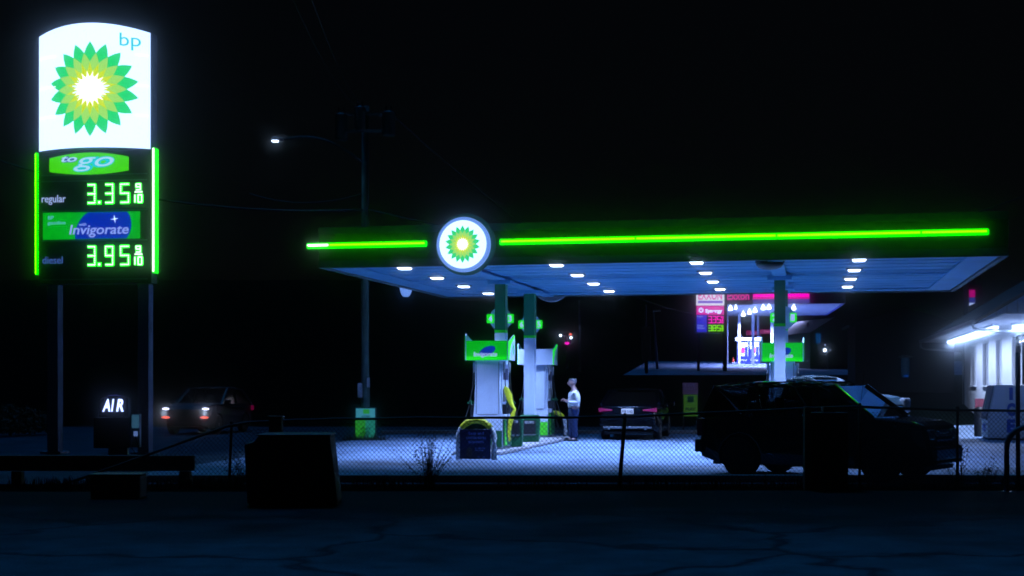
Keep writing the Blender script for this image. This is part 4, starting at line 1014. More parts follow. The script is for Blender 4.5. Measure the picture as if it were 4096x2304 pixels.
# ------------------------------------------------------------------ the man
def skin_mesh(name, chains, mats, parent, sub=2, root=0):
    """chains: dict name -> list of (x,y,z,r) joined where points coincide"""
    vs, rad, es, idx = [], [], [], {}
    def vid(p):
        k_ = (round(p[0], 4), round(p[1], 4), round(p[2], 4))
        if k_ not in idx: idx[k_] = len(vs); vs.append(p[:3]); rad.append(p[3])
        return idx[k_]
    for ch in chains:
        for p, q in zip(ch, ch[1:]): es.append((vid(p), vid(q)))
    me = bpy.data.meshes.new(name); me.from_pydata(vs, es, []); o = bpy.data.objects.new(name, me); col.objects.link(o)
    sk = o.modifiers.new('skin', 'SKIN'); sk.use_smooth_shade = True
    for i, v in enumerate(me.skin_vertices[0].data): v.radius = rad[i] if isinstance(rad[i], tuple) else (rad[i], rad[i]); v.use_root = (i == root)
    ss = o.modifiers.new('sub', 'SUBSURF'); ss.levels = sub; ss.render_levels = sub
    bpy.context.view_layer.update()
    dg = bpy.context.evaluated_depsgraph_get(); m2 = bpy.data.meshes.new_from_object(o.evaluated_get(dg)); bpy.data.objects.remove(o)
    m2.name = name; m2.materials.clear(); m2.materials.append(mats)
    for p in m2.polygons: p.use_smooth = True
    o = bpy.data.objects.new(name, m2); col.objects.link(o); o.parent = parent; return o
man_p = at(2295, 1540, 41.5)
man = thing('person', 'grey-haired man in a white shirt and blue jeans standing by the rear left pump', 'person', (man_p.x, 41.5, .012), R(180+12))
man.scale = (1.14, 1.16, 1.0)
# local frame: +x is the way he faces, y his left; height 1.82
S_ = 1.0
hip = (0, 0, .96, .13)
torso = [hip, (.0, 0, 1.10, .120), (-.015, 0, 1.26, .130), (-.02, 0, 1.40, .125), (-.01, 0, 1.50, .075), (.02, 0, 1.58, .055), (.05, 0, 1.66, .075), (.06, 0, 1.735, .080)]
def leg(s, fx_): return [hip, (0, s*.095, .90, .10), (.01+fx_*.4, s*.10, .50, .066), (-.02+fx_, s*.105, .10, .045), (.03+fx_, s*.11, .05, .045), (.15+fx_, s*.12, .035, .035)]
def arm(s, mod=0.0):
    sh = (-.02, 0, 1.40, .125)
    return [sh, (-.02, s*.19, 1.42, .062), (-.06, s*.245, 1.13, .046), (.13, s*.17, 1.13+mod, .036), (.20, s*.13, 1.17+mod, .028), (.245, s*.11, 1.19+mod, .026)]
def fingers(s, mod=0.0):
    base = Vector((.245, s*.11, 1.19+mod)); out = []
    for i in range(4):
        o_ = Vector((0, s*(-.03+.018*i), .005*i)); l = (.030, .036, .034, .026)[i]
        p0 = base + o_*.7; p1 = p0 + Vector((l, 0, -.004)); p2 = p1 + Vector((l*.6, 0, -.022)); p3 = p2 + Vector((.004, 0, -.02))
        out.append([(*base, .026), (*p0, .010), (*p1, .009), (*p2, .008), (*p3, .007)])
    th0 = Vector((.215, s*.085, 1.19+mod)); out.append([(.20, s*.13, 1.17+mod, .028), (*th0, .011), (*(th0 + Vector((.03, -s*.01, .015))), .009), (*(th0 + Vector((.055, -s*.005, .012))), .008)])
    return out
skin_mesh('body', [torso, leg(1, 0), leg(-1, .05), arm(1), arm(-1, .03)] + fingers(1) + fingers(-1, .03), skin, man)
# shirt
skin_mesh('shirt', [[(0, 0, .95, .150), (0, 0, 1.03, .162), (0, 0, 1.12, .168), (-.015, 0, 1.26, .176), (-.02, 0, 1.40, .155), (-.01, 0, 1.485, .082)],
    [(-.02, 0, 1.40, .155), (-.02, .185, 1.415, .078), (-.06, .245, 1.13, .062), (.12, .172, 1.13, .052), (.185, .14, 1.155, .044)],
    [(-.02, 0, 1.40, .155), (-.02, -.185, 1.415, .078), (-.06, -.245, 1.13, .062), (.12, -.172, 1.158, .052), (.185, -.14, 1.18, .044)]], shirt, man)
skin_mesh('trousers', [[(0, 0, 1.0, .150), (0, 0, .92, .140)], [(0, 0, .92, .140), (0, .095, .84, .115), (.01, .10, .50, .085), (-.02, .105, .07, .072)],
    [(0, 0, .92, .140), (0, -.095, .84, .115), (.03, -.10, .50, .085), (.03, -.105, .07, .072)]], jeans, man)
for s, f_ in ((1, 0), (-1, .05)):
    a = MB(); a.ball((.05+f_, s*.11, .04), .05, 2.9, 1.0, .85); a.box(-.08+f_, .18+f_, s*.11-.045, s*.11+.045, -.0, .02); a.build('shoe', shoe, man, smooth=True)
a = MB(); a.box(-.125, .125, -.125, .125, .955, .985); a.build('belt', trimm, man, bevel=.05)
a = MB(); a.ball((.03, 0, 1.765), .082, 1.12, .92, .80, 20, 12); a.ball((.0, 0, 1.72), .075, .95, 1.0, 1.0, 16, 10); a.ball((.09, .02, 1.80), .04, 1.2, 1.3, .7); a.ball((-.03, -.02, 1.78), .05); a.build('hair', hair, man, smooth=True)
a = MB(); a.ball((.062, 0, 1.70), .088, 1.0, .82, 1.18, 20, 12); hd_ = a.build('face', skin, man, smooth=True)
a = MB(); a.ball((.155, 0, 1.69), .022, 1, .7, 1.2); a.build('nose', skin, hd_, smooth=True)
a = MB()
for s in (-1, 1): a.ball((.138, s*.032, 1.715), .012)
a.build('eyes', trimm, hd_)
a = MB(); a.ball((.142, 0, 1.645), .018, .5, 1.2, .35); a.build('mouth', mat('lips', (.35, .15, .15), .5), hd_)
a = MB()
for s in (-1, 1): a.ball((.03, s*.082, 1.695), .028, .8, .35, 1.1)
a.build('ears', skin, hd_, smooth=True)
a = MB(); a.box(.24, .30, .03, .10, 1.185, 1.20); a_ = a.build('card', paper); a_.matrix_world = Matrix.Translation(man.location) @ Matrix.Rotation(man.rotation_euler.z, 4, 'Z'); tag(a_, "small card held in the standing man's hand", 'card')

# ------------------------------------------------------------------ the shop on the right
WO = Vector((.2053*65.6+7.4, 65.6, 0)); shop = thing('shop_building', 'white shop with a lit overhanging eave and blue boarded gable', 'building', WO, -TH)
Ms = Matrix.Translation(WO) @ Matrix.Rotation(-TH, 4, 'Z')
wy = lambda px: (7.4*F/(px-3212) - 65.6)/math.cos(TH)
wins = [(3882, 3901), (3928, 3951), (3982, 4003), (4046, 4110)]
zs, zh = 1.64, 3.36; yN = -27.0
mb = MB(); edges = [0.0]
for a, b_ in wins: edges += [wy(a), wy(b_)]
edges.append(yN)
mb.box(0, .2, yN, 0, 0, zs); mb.box(0, .2, yN, 0, zh, 3.60)
for i in range(0, len(edges), 2): mb.box(0, .2, edges[i+1], edges[i], zs, zh)
mb.box(.2, 9.5, -.2, 0, 0, 3.6); mb.box(9.3, 9.5, yN, -.2, 0, 3.6); mb.box(.2, 9.3, yN, yN+.2, 0, 3.6)
mb.build('wall', wallw, shop)
for i, (a, b_) in enumerate(wins):
    y1_, y0_ = wy(a), wy(b_)
    mb = MB(); f_ = .07
    mb.box(-.03, .10, y0_-f_, y0_+.0, zs-.02, zh+.05); mb.box(-.03, .10, y1_, y1_+f_, zs-.02, zh+.05); mb.box(-.03, .10, y0_, y1_, zh, zh+.05)
    mb.box(-.10, .10, y0_-.1, y1_+.1, zs-.06, zs); mb.box(.02, .06, (y0_+y1_)/2-.02, (y0_+y1_)/2+.02, zs, zh)
    fo = mb.build('window', wallw, shop)
    mb = MB(); mb.box(.10, .115, y0_, y1_, zs, zh); mb.build('pane', winglass, fo)
    mb = MB(); mb.mi = 0; mb.box(.30, .34, y0_-.2, y1_+.2, zs-.1, zh+.1); mb.build('blind', mat('dark_interior', (.008, .015, .035), .8, noise=.5, nscale=4), fo)
    if i >= 1:
        mb = MB(); yy = (y0_+y1_)/2; ww = abs(y1_-y0_)*.42
        for j, c_ in enumerate((0, 1, 2)): mb.mi = c_; mb.box(.125, .135, yy-ww, yy+ww, zh-.30-.26*j, zh-.06-.26*j)
        mb.build('window_sticker', [emit('sticker_red', (.5, .02, .08), .45), emit('sticker_white', (.5, .65, .75), .5), emit('sticker_green', (.0, .42, .12), .5)], fo)
mb = MB(); mb.box(-1.78, .0, -20.7, .3, 3.62, 3.65); mb.box(-1.78, 9.6, -27, -20.7, 3.62, 3.65)
mb.build('eave_soffit', wallw, shop)
mb = MB(); e0 = -1.9; pk_ = 4.65
slope_ = .60
mb.add([(e0, .4, 3.72), (pk_, .4, 3.72+slope_*(pk_-e0)), (pk_, -20.9, 3.72+slope_*(pk_-e0)), (e0, -20.9, 3.72)], [(0,1,2,3)])
mb.add([(pk_, .4, 3.72+slope_*(pk_-e0)), (pk_*2-e0, .4, 3.72), (pk_*2-e0, -20.9, 3.72), (pk_, -20.9, 3.72+slope_*(pk_-e0))], [(0,1,2,3)])
ro = mb.build('roof', shingle, shop); so = ro.modifiers.new('s', 'SOLIDIFY'); so.thickness = .10; so.offset = 1
mb = MB(); nb_ = 40
for i in range(nb_):
    xa = e0+.05 + (2*(pk_-e0)-.1)*i/nb_; xb = e0+.05 + (2*(pk_-e0)-.1)*(i+1)/nb_ - .02
    h1 = lambda x: 3.70 + slope_*min(x-e0, 2*pk_-e0-x)
    mb.add([(xa, -20.72, 3.66), (xb, -20.72, 3.66), (xb, -20.72, h1(xb)), (xa, -20.72, h1(xa)), (xa, -20.66, 3.66), (xb, -20.66, 3.66), (xb, -20.66, h1(xb)), (xa, -20.66, h1(xa))],
           [(0,1,2,3), (7,6,5,4), (0,4,5,1), (1,5,6,2), (2,6,7,3), (3,7,4,0)])
mb.build('gable_boarding', siding, shop)
mb = MB(); mb.box(e0-.10, e0+.03, -20.9, .4, 3.60, 3.74); mb.build('gutter', grey_m, shop, bevel=.015)
mb = MB(); mb.tube([(e0-.04, .2, 3.58), (e0-.02, .2, 3.40), (e0+.15, .2, 3.32), (-.10, .15, 3.20), (-.06, .12, 3.05), (-.06, .12, .1)], .05, 8)
mb.build('downpipe', grey_m, shop, smooth=True)
mb = MB(); mb.tube([(e0-.04, -20.6, 3.60), (e0, -20.6, 3.48), (e0+.2, -20.6, 3.42), (.5, -20.4, 3.32), (3.5, -20.4, 3.1)], .045, 8)
mb.build('downpipe', grey_m, shop, smooth=True)
# fluorescent tubes under the eave
def tube_lamp(p, q, lab, power):
    d = q-p; t = thing('tube_light', lab, 'tube light', p, math.atan2(d.y, d.x), 'tube lights under the shop eave'); L = d.length
    mb = MB(); mb.box(0, L, -.10, .10, .05, .12); mb.build('housing', white_p, t)
    mb = MB(); mb.box(.02, L-.02, -.085, .085, -.06, .049); mb.build('tube', e_tube, t, bevel=.03)
    ld = bpy.data.lights.new('tube_lamp_light', 'AREA'); ld.shape = 'RECTANGLE'; ld.size = L; ld.size_y = .2; ld.energy = power; ld.color = (.50, .64, 1.0)
    lo = bpy.data.objects.new('tube_lamp_light', ld); col.objects.link(lo); lo.location = (p+q)/2 + Vector((0, 0, -.10)); lo.rotation_euler = (0, 0, math.atan2(d.y, d.x))
pA, pB = at(3796, 1370, 61.5), at(3985, 1311, 45.6); pB.z = pA.z = 3.50
tube_lamp(pA, pB, 'long glowing strip light under the shop eave', 950)
q0 = Ms @ Vector((-.75, -21.0, 3.50)); q1 = Ms @ Vector((-.15, -21.6, 3.50))
tube_lamp(q0, q1, 'short strip light at the near corner of the shop eave', 420)

# ice box
ib = thing('ice_box', 'white ice merchandiser with slanted door and blue vertical ICE lettering', 'ice box', (at(3951, 1540, 42.5).x, 42.5, 0), -TH)
zi = 1.66
mb = MB(); mb.prism_y([(0, .06), (2.2, .06), (2.2, zi), (.22, zi), (.0, .62)], 0, 1.5); mb.build('case', mat('chest_white', (.88, .92, .98), .5, noise=.06, nscale=3), ib, bevel=.02)
mb = MB(); mb.box(.03, 2.1, .05, 1.45, 0, .06); mb.build('plinth', trimm, ib)
mb = MB(); mb.add([(-.02, .06, .60), (-.02, 1.44, .60), (.19, 1.44, zi-.04), (.19, .06, zi-.04), (-.05, .06, .61), (-.05, 1.44, .61), (.16, 1.44, zi-.02), (.16, .06, zi-.02)], [(0,1,2,3), (7,6,5,4), (0,4,5,1), (1,5,6,2), (2,6,7,3), (3,7,4,0)])
dr = mb.build('door', grey_m, ib)
mb = MB(); mb.tube([(-.06, .2, .9), (-.01, .2, 1.2)], .02, 6); mb.build('handle', chrome, dr)
icem = mat('ice_blue_letter', (.005, .10, .55), .5)
for ch, a, b_ in (('I', 1550, 1600), ('C', 1612, 1664), ('E', 1677, 1730)):
    x_c = (4037-3951)/(F/42.5)+.02; zt, zb0 = zat(a, 42.5), zat(b_, 42.5)
    w_ = .05 if ch == 'I' else .12
    text_mesh(ch, x_c-w_, x_c+w_, zb0, zt, -.008, icem, ib, bold=.06)
    mbw = .05
text_mesh('ICE', -.35, .35, .25, .48, -.008, icem, ib, M=Matrix.Translation((-.01, .75, 0)) @ Matrix.Rotation(R(-90), 4, 'Z'), bold=.03)
# litter bin at the shop corner and a stack of goods by the wall
tb = thing('litter_bin', 'slim dark litter bin with a sloping lid left of the ice box', 'bin', (at(3916, 1540, 45.2).x, 45.2, 0), -TH)
mb = MB(); mb.lathe([(.13, 0), (.15, .05), (.16, .75), (.17, .85), (.10, .95)], 16); mb.build('barrel', trimm, tb)
mb = MB(); mb.box(-.12, .14, -.06, .06, .93, 1.22); mb.build('notice', mat('red_notice', (.4, .06, .08), .6, noise=.4), tb)
for i in range(3):
    st = thing('drinks_crate', ('lowest', 'middle', 'topmost')[i] + ' drinks crate of the stack behind the ice box', 'crate', Ms @ Vector((-.45, -16.2, .31*i + .02)), -TH, 'drinks crates stacked by the shop wall')
    mb = MB(); mb.box(-.25, .25, -.35, .35, 0, .26); mb.build('crate', mat('crate_plastic', (.35, .4, .5), .6, noise=.4, nscale=9), st, bevel=.01)
    mb = MB()
    for y in (-.2, 0, .2): mb.lathe([(.05, .261), (.05, .28), (.02, .30)], 8, Matrix.Translation((0, y, 0)))
    mb.build('bottle_tops', grey_m, st)

# ------------------------------------------------------------------ far objects
# dark shed with a hooded lantern between the forecourt and the shop
shd = thing('shed', 'dark shed wall between the canopy and the shop', 'building', (19.8, 71, terrain(0, 71)-.05), R(-8))
mb = MB(); mb.box(-2.6, 2.2, 0, 4, 0, 3.3); mb.build('wall', darkwall, shd)
mb = MB(); mb.prism_y([(-2.9, 3.3), (2.5, 3.3), (2.5, 3.45), (-.2, 4.3), (-2.9, 3.45)], -.2, 4.2); mb.build('roof', darkwall, shd)
lt = thing('wall_lantern', 'dim blue lantern with a flat hood on the dark shed wall', 'lantern', at(3621, 1512, 70.2))
mb = MB(); mb.lathe([(.34, 1.02), (.36, 1.05), (.30, 1.10), (.12, 1.13)], 20); mb.build('hood', grey_m, lt)
mb = MB(); mb.lathe([(.16, .04), (.20, .3), (.20, .9), (.18, 1.0)], 20); mb.build('glass', emit('dim_lantern', (.0, .006, .02), .8), lt)
mb = MB(); mb.lathe([(.09, .05), (.12, .10), (.09, .15)], 16, Matrix.Translation((0, -.16, 0))); mb.build('lamp', emit('dim_lantern_lamp', (.0, .03, .22), 1.0), lt)
mb = MB(); mb.box(-.03, .03, .0, .55, .5, .56); mb.build('bracket', trimm, lt)
# tall tapering sign behind the shop
ts = thing('tall_sign', 'tall tapering teal sign tower with a magenta panel behind the shop roof', 'sign', (at(3905, 1540, 76).x, 76, terrain(0, 76)-.05), R(0))
s7 = F/76; X7 = lambda px: (px-3905)/s7; Z7 = lambda py: zat(py, 76) - (terrain(0, 76)-.05)
mb = MB(); mb.prism_y([(X7(3868), 0), (X7(3958), 0), (X7(3922), Z7(1060)), (X7(3897), Z7(1060))], 0, .8); mb.build('tower', mat('teal_panel', (.02, .09, .10), .6), ts)
mb = MB(); mb.box(X7(3868), X7(3896), -.2, .6, Z7(1300), Z7(1080)); dp = mb.build('sign_box', darkwall, ts)
mb = MB(); mb.mi = 0; mb.box(X7(3872), X7(3895), -.23, -.201, Z7(1190), Z7(1160)); mb.mi = 1; mb.box(X7(3872), X7(3895), -.23, -.201, Z7(1212), Z7(1191)); mb.mi = 2; mb.prism_y([(X7(3872), Z7(1224)), (X7(3895), Z7(1213)), (X7(3895), Z7(1212.5)), (X7(3872), Z7(1212.5))], -.23, -.201)
mb.build('lit_panel', [emit('tower_magenta', (.4, 0, .16), 1), emit('tower_blue', (.02, .03, .22), 1), e_reg], dp)

# far price sign
Y8 = 90; s8 = F/Y8; zg8 = terrain(0, Y8)
es = thing('price_sign', 'small far price sign with white, magenta and blue panels', 'sign', (at(2841, 1540, Y8).x, Y8, zg8))
X8 = lambda px: (px-2841)/s8; Z8 = lambda py: zat(py, Y8) - zg8
mb = MB(); mb.box(X8(2782), X8(2900), .02, .5, Z8(1332), Z8(1150)); mb.build('cabinet', black_m, es)
mb = MB(); mb.box(X8(2785), X8(2897), -.02, .015, Z8(1222), Z8(1152)); a = mb.build('name_panel', emit('name_panel_glow', (.80, .80, 1.0), 1.1), es)
text_mesh('EXXON', X8(2793), X8(2888), Z8(1199), Z8(1166), -.04, e_mag, a, bold=.015)
mb = MB(); mb.box(X8(2792), X8(2890), -.03, -.0205, Z8(1213), Z8(1203)); mb.build('violet_stripe', emit('violet_stripe_glow', (.22, .12, .75), 1), a)
mb = MB(); mb.box(X8(2786), X8(2896), -.02, .015, Z8(1259), Z8(1223.5)); a = mb.build('fuel_panel', e_mag, es)
text_mesh('Synergy', X8(2821), X8(2889), Z8(1255), Z8(1236), -.04, e_white, a, bold=.05)
text_mesh('FUEL TECHNOLOGY', X8(2832), X8(2889), Z8(1235), Z8(1229), -.04, e_pink, a)
mb = MB()
for i in range(14):
    an = R(360/14*i); c_, s_ = math.cos(an), math.sin(an); ox, oz = X8(2804), Z8(1241)
    mb.tube([(ox+.07*c_, -.03, oz+.07*s_), (ox+.17*c_, -.03, oz+.17*s_)], .018, 5)
mb.build('burst_emblem', e_white, a)
for (y0, y1, lt_, dg_, em) in ((1260.5, 1296, 'Regular', '3.35', e_magh), (1297, 1328, 'Diesel\nEfficient', '3.85', e_ledg)):
    mb = MB(); mb.box(X8(2787), X8(2827), -.02, .015, Z8(y1), Z8(y0)); a = mb.build('grade_panel', e_blue, es)
    text_mesh(lt_, X8(2789), X8(2788+len(lt_.split('\n')[-1])*3.6), Z8(y0+ (10 if '\n' not in lt_ else 19)), Z8(y0+2), -.04, e_invt, a, align='LEFT')
    mb = MB(); zc_ = Z8(y1-3); hh = Z8(y0+3) - zc_
    for i, ch in enumerate('335' if dg_ == '3.35' else '385'): digit(mb, ch, X8(2834+17.5*i), zc_+.03, .19, hh-.06, .055, -.03, -.02)
    digit(mb, '9', X8(2885), zc_+hh*.52, .11, hh*.42, .04, -.03, -.02); digit(mb, '0', X8(2887), zc_+.02, .08, hh*.36, .04, -.03, -.02)
    mb.box(X8(2846), X8(2846)+.06, -.03, -.02, zc_, zc_+.06)
    mb.build('price_digits', e_magh if dg_ == '3.35' else emit('far_green_digits', (.25, 1, .0), 1.2), es)
for a_, b_ in ((2790, 2800), (2893, 2909)):
    mb = MB(); mb.box(X8(a_), X8(b_), .05, .3, 0, Z8(1150)); mb.build('post', darkwall, es)

# far canopy
q = Vector((15.05, 100, 0)); fcn = thing('filling_station_canopy', 'far canopy with a magenta light bar and hanging lamps on the rise', 'canopy', q, R(-8.5))
Mf = Matrix.Translation(q) @ Matrix.Rotation(R(-8.5), 4, 'Z'); Mfi = Mf.inverted(); z0 = 7.33; z1 = 8.3; Lf, Df = 8.2, 18
fasm = mat('far_fascia', (.05, .06, .35), .5)
mb = MB(); mb.box(0, Lf, 0, .15, z0, z1); mb.box(0, .15, .15, Df, z0, z1); mb.box(Lf-.15, Lf, .15, Df, z0, z1); mb.box(.15, Lf-.15, Df-.15, Df, z0, z1); mb.build('fascia', fasm, fcn)
mb = MB(); mb.box(.15, Lf-.15, .15, Df-.15, z0+.05, z0+.12); mb.build('soffit', white_p, fcn)
mb = MB(); mb.box(1.86, 5.75, -.12, -.02, z0+.33, z0+.80); bb = mb.build('light_bar', e_mag, fcn)
mb = MB(); mb.box(1.9, 5.70, -.15, -.121, z0+.48, z0+.74); mb.build('bright_strip', e_magh, bb)
mb = MB(); mb.box(1.87, 5.75, -.02, -.005, z0+.02, z0+.32); mb.build('violet_strip', emit('far_violet', (.07, .09, .50), .7), fcn)
mb = MB(); mb.box(.02, 1.84, -.05, -.005, z0-.05, z1); nb2 = mb.build('name_board', navy, fcn)
text_mesh('Exxon', .06, 1.62, z0+.28, z0+.86, -.07, e_pink, nb2, bold=.03)
text_mesh('Exxon', .06, 1.62, z0+.28, z0+.86, -.09, e_mag, nb2, bold=.01)
for px, py in ((2922,1233.5),(2944,1226),(2973.5,1257),(2998,1248.5),(3020,1242),(3053,1231),(3078,1225),(3175,1231.6)):
    zl = 7.12; Yl = (zl-H)*F/(HY-py); p = Mfi @ at(px, py, Yl); r_ = .09 if px == 2944 else .16
    mb = MB(); mb.lathe([(.03, z0+.04), (.04, zl+.17), (r_*.6, zl+.14), (r_, zl-.02), (r_*1.05, zl-.12), (r_*.6, zl-.16)], 12, Matrix.Translation((p.x, min(max(p.y, .4), Df-.4), 0))); mb.build('hanging_lamp', e_lens, fcn, smooth=True)
for lx_, ly_ in ((2, 4), (5.5, 4), (2, 12), (5.5, 12)):
    ld = bpy.data.lights.new('far_canopy_lamp', 'AREA'); ld.size = .6; ld.energy = 1700; ld.color = (.42, .46, 1.0); ld.spread = R(150)
    lo = bpy.data.objects.new('far_canopy_lamp', ld); col.objects.link(lo); lo.location = Mf @ Vector((lx_, ly_, 7.0))
for px, Yc, ww in ((2957, 113, .2), (3012, 110, .22), (3032, 117, .19), (3088, 113, .22), (2911, 112, .08)):
    p = Mfi @ at(px, 1500, Yc); zg = terrain(0, Yc)
    mb = MB(); mb.box(p.x-ww/2, p.x+ww/2, p.y-ww/2, p.y+ww/2, zg, z0+.05); mb.build('column', white_p, fcn)
def far_pump(px, Yc, lab):
    zg = terrain(0, Yc)+.02; c = at(px, 1500, Yc); t = thing('fuel_pump', lab, 'fuel pump', (c.x, Yc, zg), R(-8), 'far fuel pumps on the rise')
    mb = MB(); mb.box(-.48, .40, 0, .6, .05, 1.8); mb.build('body', white_p, t, bevel=.02)
    mb = MB(); mb.box(-.50, .42, -.02, -.005, .08, .62); a = mb.build('kick_panel', mat('far_blue', (.02, .04, .7), .5), t)
    text_mesh('Synergy', -.28, .34, .20, .40, -.03, white_p, a, bold=.03)
    mb = MB(); mb.box(-.1, .12, -.03, -.006, .9, 1.3); mb.build('screen', mat('far_red', (.6, .02, .15), .5), t)
    mb = MB(); mb.box(-.45, -.14, -.02, -.006, .64, 1.2); mb.box(.16, .36, -.02, -.006, .64, 1.35); mb.build('blue_panel', MATS['far_blue'], t)
    mb = MB(); mb.box(-.62, .58, -.1, .7, 1.82, 2.10); mb.build('valance', white_p, t, bevel=.02)
    mb = MB(); mb.tube([(.46, .1, 1.7), (.55, .1, 1.0), (.5, .1, .5), (.46, .1, 1.1)], .025, 5); mb.build('hose', rubber, t)
    return t
far_pump(2972, 113, 'left of the two small white and blue pumps under the far canopy')
far_pump(3016, 113.5, 'right of the two small white and blue pumps under the far canopy')
for (a_, b_, y0, y1, Yc, lab) in ((2985, 3037, 1322, 1340, 117.5, 'left dim magenta banner beyond the far pumps'), (3039, 3093, 1318, 1335, 117, 'right dim magenta banner beyond the far pumps')):
    p = at((a_+b_)/2, 1540, Yc); zg = terrain(0, Yc); t = thing('banner_sign', lab, 'banner', (p.x, Yc, zg)); hw5 = (b_-a_)/2/F*Yc
    mb = MB(); mb.box(-hw5, hw5, 0, .05, zat(y1, Yc)-zg, zat(y0, Yc)-zg); a = mb.build('panel', emit('banner_magenta', (.28, .0, .10), .8), t)
    text_mesh('Synergy', -hw5*.4, hw5*.6, zat(y1-4, Yc)-zg, zat(y0+4, Yc)-zg, -.01, e_pink, a)
    mb = MB()
    for s in (-1, 1): mb.box(s*hw5*.9-.03, s*hw5*.9+.03, .06, .12, 0, zat(y0, Yc)-zg)
    mb.build('post', grey_m, t)
p = at(2937, 1540, 111); zg = terrain(0, 111)+.02
t = thing('concrete_block', 'pale low block under the traffic cone on the far lot', 'block', (p.x, 111, zg)); mb = MB(); mb.box(-.18, .18, 0, .3, 0, .16); mb.build('block', white_p, t, bevel=.02)
t = thing('traffic_cone', 'small orange traffic cone on a pale block on the far lot', 'traffic cone', (p.x-.06, 111.15, zg+.16))
mb = MB(); mb.lathe([(.13, .0), (.13, .03), (.10, .03), (.02, .42)], 14); mb.build('cone', mat('cone_orange', (.8, .08, .03), .5), t, smooth=False)

# lamp posts, signal mast, house
def lamp_post(px, pyb, pyt, Yc, lab, head=None, lit=None, lean=0):
    zg = terrain(0, Yc); t = thing('lamp_post', lab, 'lamp post', (at(px, 1540, Yc).x, Yc, zg)); zt = zat(pyt, Yc)-zg
    mb = MB(); mb.tube([(0, 0, 0), (lean, 0, zt)], .10, 8, .07); pp = mb.build('post', mat('far_post', (.12, .16, .26), .6), t)
    if head: mb = MB(); mb.box(min(lean, lean+head), max(lean, lean+head), -.15, .15, zt-.06, zt+.08); mb.build('lamp_head', grey_m, t)
    return t
lamp_post(2630, 1500, 1243, 95, 'thin leaning lamp post with an unlit head on the far lot', .5, lean=-.30)
lamp_post(2583, 1500, 1219, 92, 'thin pole rising from the dark box on the far rise')
lamp_post(2317, 1560, 1200, 88, 'very thin dark pole right of the red and white signal lights')
lamp_post(3232, 1500, 1290, 98, 'thin dark pole right of the far canopy')
bx = thing('signal_cabinet', 'dark box silhouette on a pole at the edge of the far lot', 'cabinet', (at(2587, 1540, 84).x, 84, terrain(0, 84)))
zz = terrain(0, 84); mb = MB(); mb.box(-.27, .27, 0, .4, zat(1440, 84)-zz, zat(1305, 84)-zz); mb.build('box', trimm, bx, bevel=.03)
mb = MB(); mb.tube([(0, .2, 0), (0, .2, zat(1440, 84)-zz)], .1, 8); mb.build('post', trimm, bx)
sm = thing('signal_mast', 'distant mast with three white lamps and one magenta lamp', 'signal', (at(2268, 1540, 98).x, 98, terrain(0, 98)))
zz = terrain(0, 98); mb = MB(); mb.tube([(0, 0, 0), (0, 0, zat(1330, 98)-zz)], .09, 8); mb.build('post', trimm, sm)
mb = MB(); mb.tube([(-.5, 0, zat(1345, 98)-zz), (.4, 0, zat(1345, 98)-zz)], .04, 6); mb.build('arm', trimm, sm)
for px, py, m_, r_ in ((2242, 1342, e_lens, .085), (2282, 1338, e_fog, .09), (2284, 1351, e_lens, .085), (2268, 1373, e_magh, .12)):
    mb = MB(); mb.ball(((px-2268)/F*98, -.1, zat(py, 98)-zz), r_, 1.1 if m_ != e_magh else 1.4, .6, 1 if m_ != e_magh else .8); mb.build('lamp', m_, sm, smooth=True)
hs = thing('house', 'dark house with one dim blue window right of the far canopy', 'house', (at(3300, 1540, 96).x, 96, terrain(0, 96)-.1), R(10))
s6 = F/96; zz = terrain(0, 96)-.1; X6 = lambda px: (px-3300)/s6; Z6 = lambda py: zat(py, 96)-zz
mb = MB(); mb.box(X6(3238), X6(3420), 0, 6, 0, Z6(1330)); mb.build('wall', darkwall, hs)
mb = MB(); mb.prism_y([(X6(3228), Z6(1332)), (X6(3430), Z6(1332)), (X6(3333), Z6(1270))], -.3, 6.3); mb.build('roof', darkwall, hs)
mb = MB(); mb.box(X6(3262), X6(3281), -.02, -.001, Z6(1374), Z6(1334)); a = mb.build('window', emit('dim_window', (.0, .06, .24), .8), hs)
mb = MB(); mb.box(X6(3271), X6(3272.5), -.04, -.021, Z6(1374), Z6(1334)); mb.build('frame', darkwall, a)
ly = thing('yard_lamp', 'bright white yard lamp glowing in front of the dark house', 'lamp', (at(3302, 1540, 93).x, 93, terrain(0, 93)))
zz = terrain(0, 93); mb = MB(); mb.tube([(.12, 0, 0), (.12, 0, zat(1395, 93)-zz)], .05, 6); mb.build('post', grey_m, ly)
mb = MB(); mb.ball((-.06, -.1, zat(1401, 93)-zz), .11); mb.build('lamp', e_lens, ly, smooth=True)
mb = MB(); mb.ball((-.05, -.1, zat(1380, 93)-zz), .05); mb.ball((.28, -.1, zat(1401, 93)-zz), .035); mb.build('side_lamp', e_reg, ly, smooth=True)

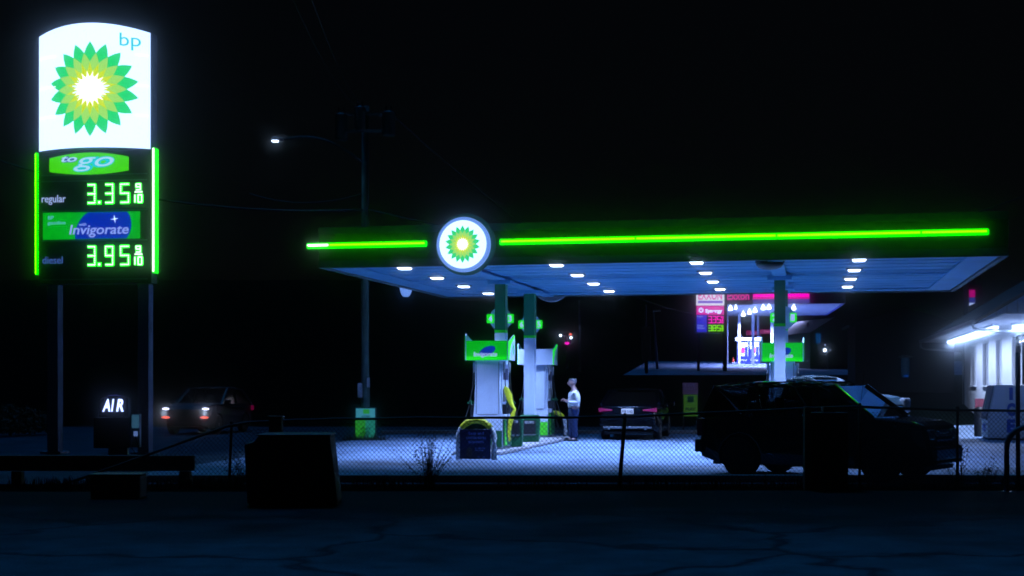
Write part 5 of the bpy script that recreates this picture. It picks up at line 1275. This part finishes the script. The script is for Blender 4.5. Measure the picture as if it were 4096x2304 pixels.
# banner pair behind the saloon
bn = thing('banner_sign', 'dark maroon and dull green bait and lottery banner on posts behind the saloon', 'banner', (at(2762, 1540, 50).x, 50, 0))
s5 = F/50; X5 = lambda px: (px-2762)/s5; Z5 = lambda py: zat(py, 50)
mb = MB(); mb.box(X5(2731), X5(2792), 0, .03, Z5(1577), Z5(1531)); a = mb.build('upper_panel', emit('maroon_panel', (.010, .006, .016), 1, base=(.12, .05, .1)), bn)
text_mesh('LIVE\nBAIT', X5(2737), X5(2785), Z5(1560), Z5(1537), -.006, mat('dull_letter', (.25, .22, .38), .8), a)
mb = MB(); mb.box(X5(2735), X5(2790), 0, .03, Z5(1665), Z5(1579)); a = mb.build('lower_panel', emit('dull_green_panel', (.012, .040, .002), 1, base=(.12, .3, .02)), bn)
text_mesh('PLAY', X5(2742), X5(2782), Z5(1642), Z5(1630), -.006, black_m, a, bold=.04)
mb = MB(); mb.box(X5(2750), X5(2775), -.006, -.001, Z5(1610), Z5(1585)); mb.build('emblem', dgreen, a)
mb = MB()
for px in (2734, 2789): mb.box(X5(px)-.03, X5(px)+.03, .031, .09, 0, Z5(1531))
mb.build('post', trimm, bn)

# dark shrubs at the far left
for i, (px, Yc, r_) in enumerate(((40, 46, 1.2), (120, 47, 1.0), (-60, 45, 1.3))):
    c = at(px, 1540, Yc); t = thing('shrub', ('broad dark shrub at the left edge of the photo', 'rounder dark shrub left of the sign posts', 'dark shrub cut off by the left edge')[i], 'shrub', (c.x, Yc, 0), 0, 'dark shrubs beyond the street')
    lf = MB()
    for _ in range(1400):
        v = Vector((random.gauss(0, 1), random.gauss(0, 1), random.gauss(0, 1))).normalized() * r_ * random.uniform(.5, 1); v.z = abs(v.z)*.8 + .1
        d1 = Vector((random.gauss(0, 1), random.gauss(0, 1), random.gauss(0, 1))).normalized()*.07; d2 = Vector((random.gauss(0, 1), random.gauss(0, 1), random.gauss(0, 1))).normalized()*.035
        lf.add([v-d1, v+d2, v+d1, v-d2], [(0,1,2,3)])
    lf.build('foliage', leafm, t)
    st = MB()
    for k_ in range(5): st.tube([(0, 0, 0), (random.uniform(-.5, .5)*r_, random.uniform(-.4, .4), r_*.7)], .03, 5, .01)
    st.build('stem', bark, t)

# ------------------------------------------------------------------ mist volume added to stand in for lens bloom around the lamps
hz = MB(); hz.box(-75, 75, -30, 165, -1, 20); hm = bpy.data.materials.new('bloom_haze'); hm.use_nodes = True; t = hm.node_tree; t.nodes.clear()
o = t.nodes.new('ShaderNodeOutputMaterial'); v = t.nodes.new('ShaderNodeVolumePrincipled')
v.inputs['Density'].default_value = .0055; v.inputs['Color'].default_value = (.72, .86, 1, 1); v.inputs['Anisotropy'].default_value = .995
t.links.new(v.outputs[0], o.inputs['Volume']); tag(hz.build('bloom_haze', hm), kind='stuff')
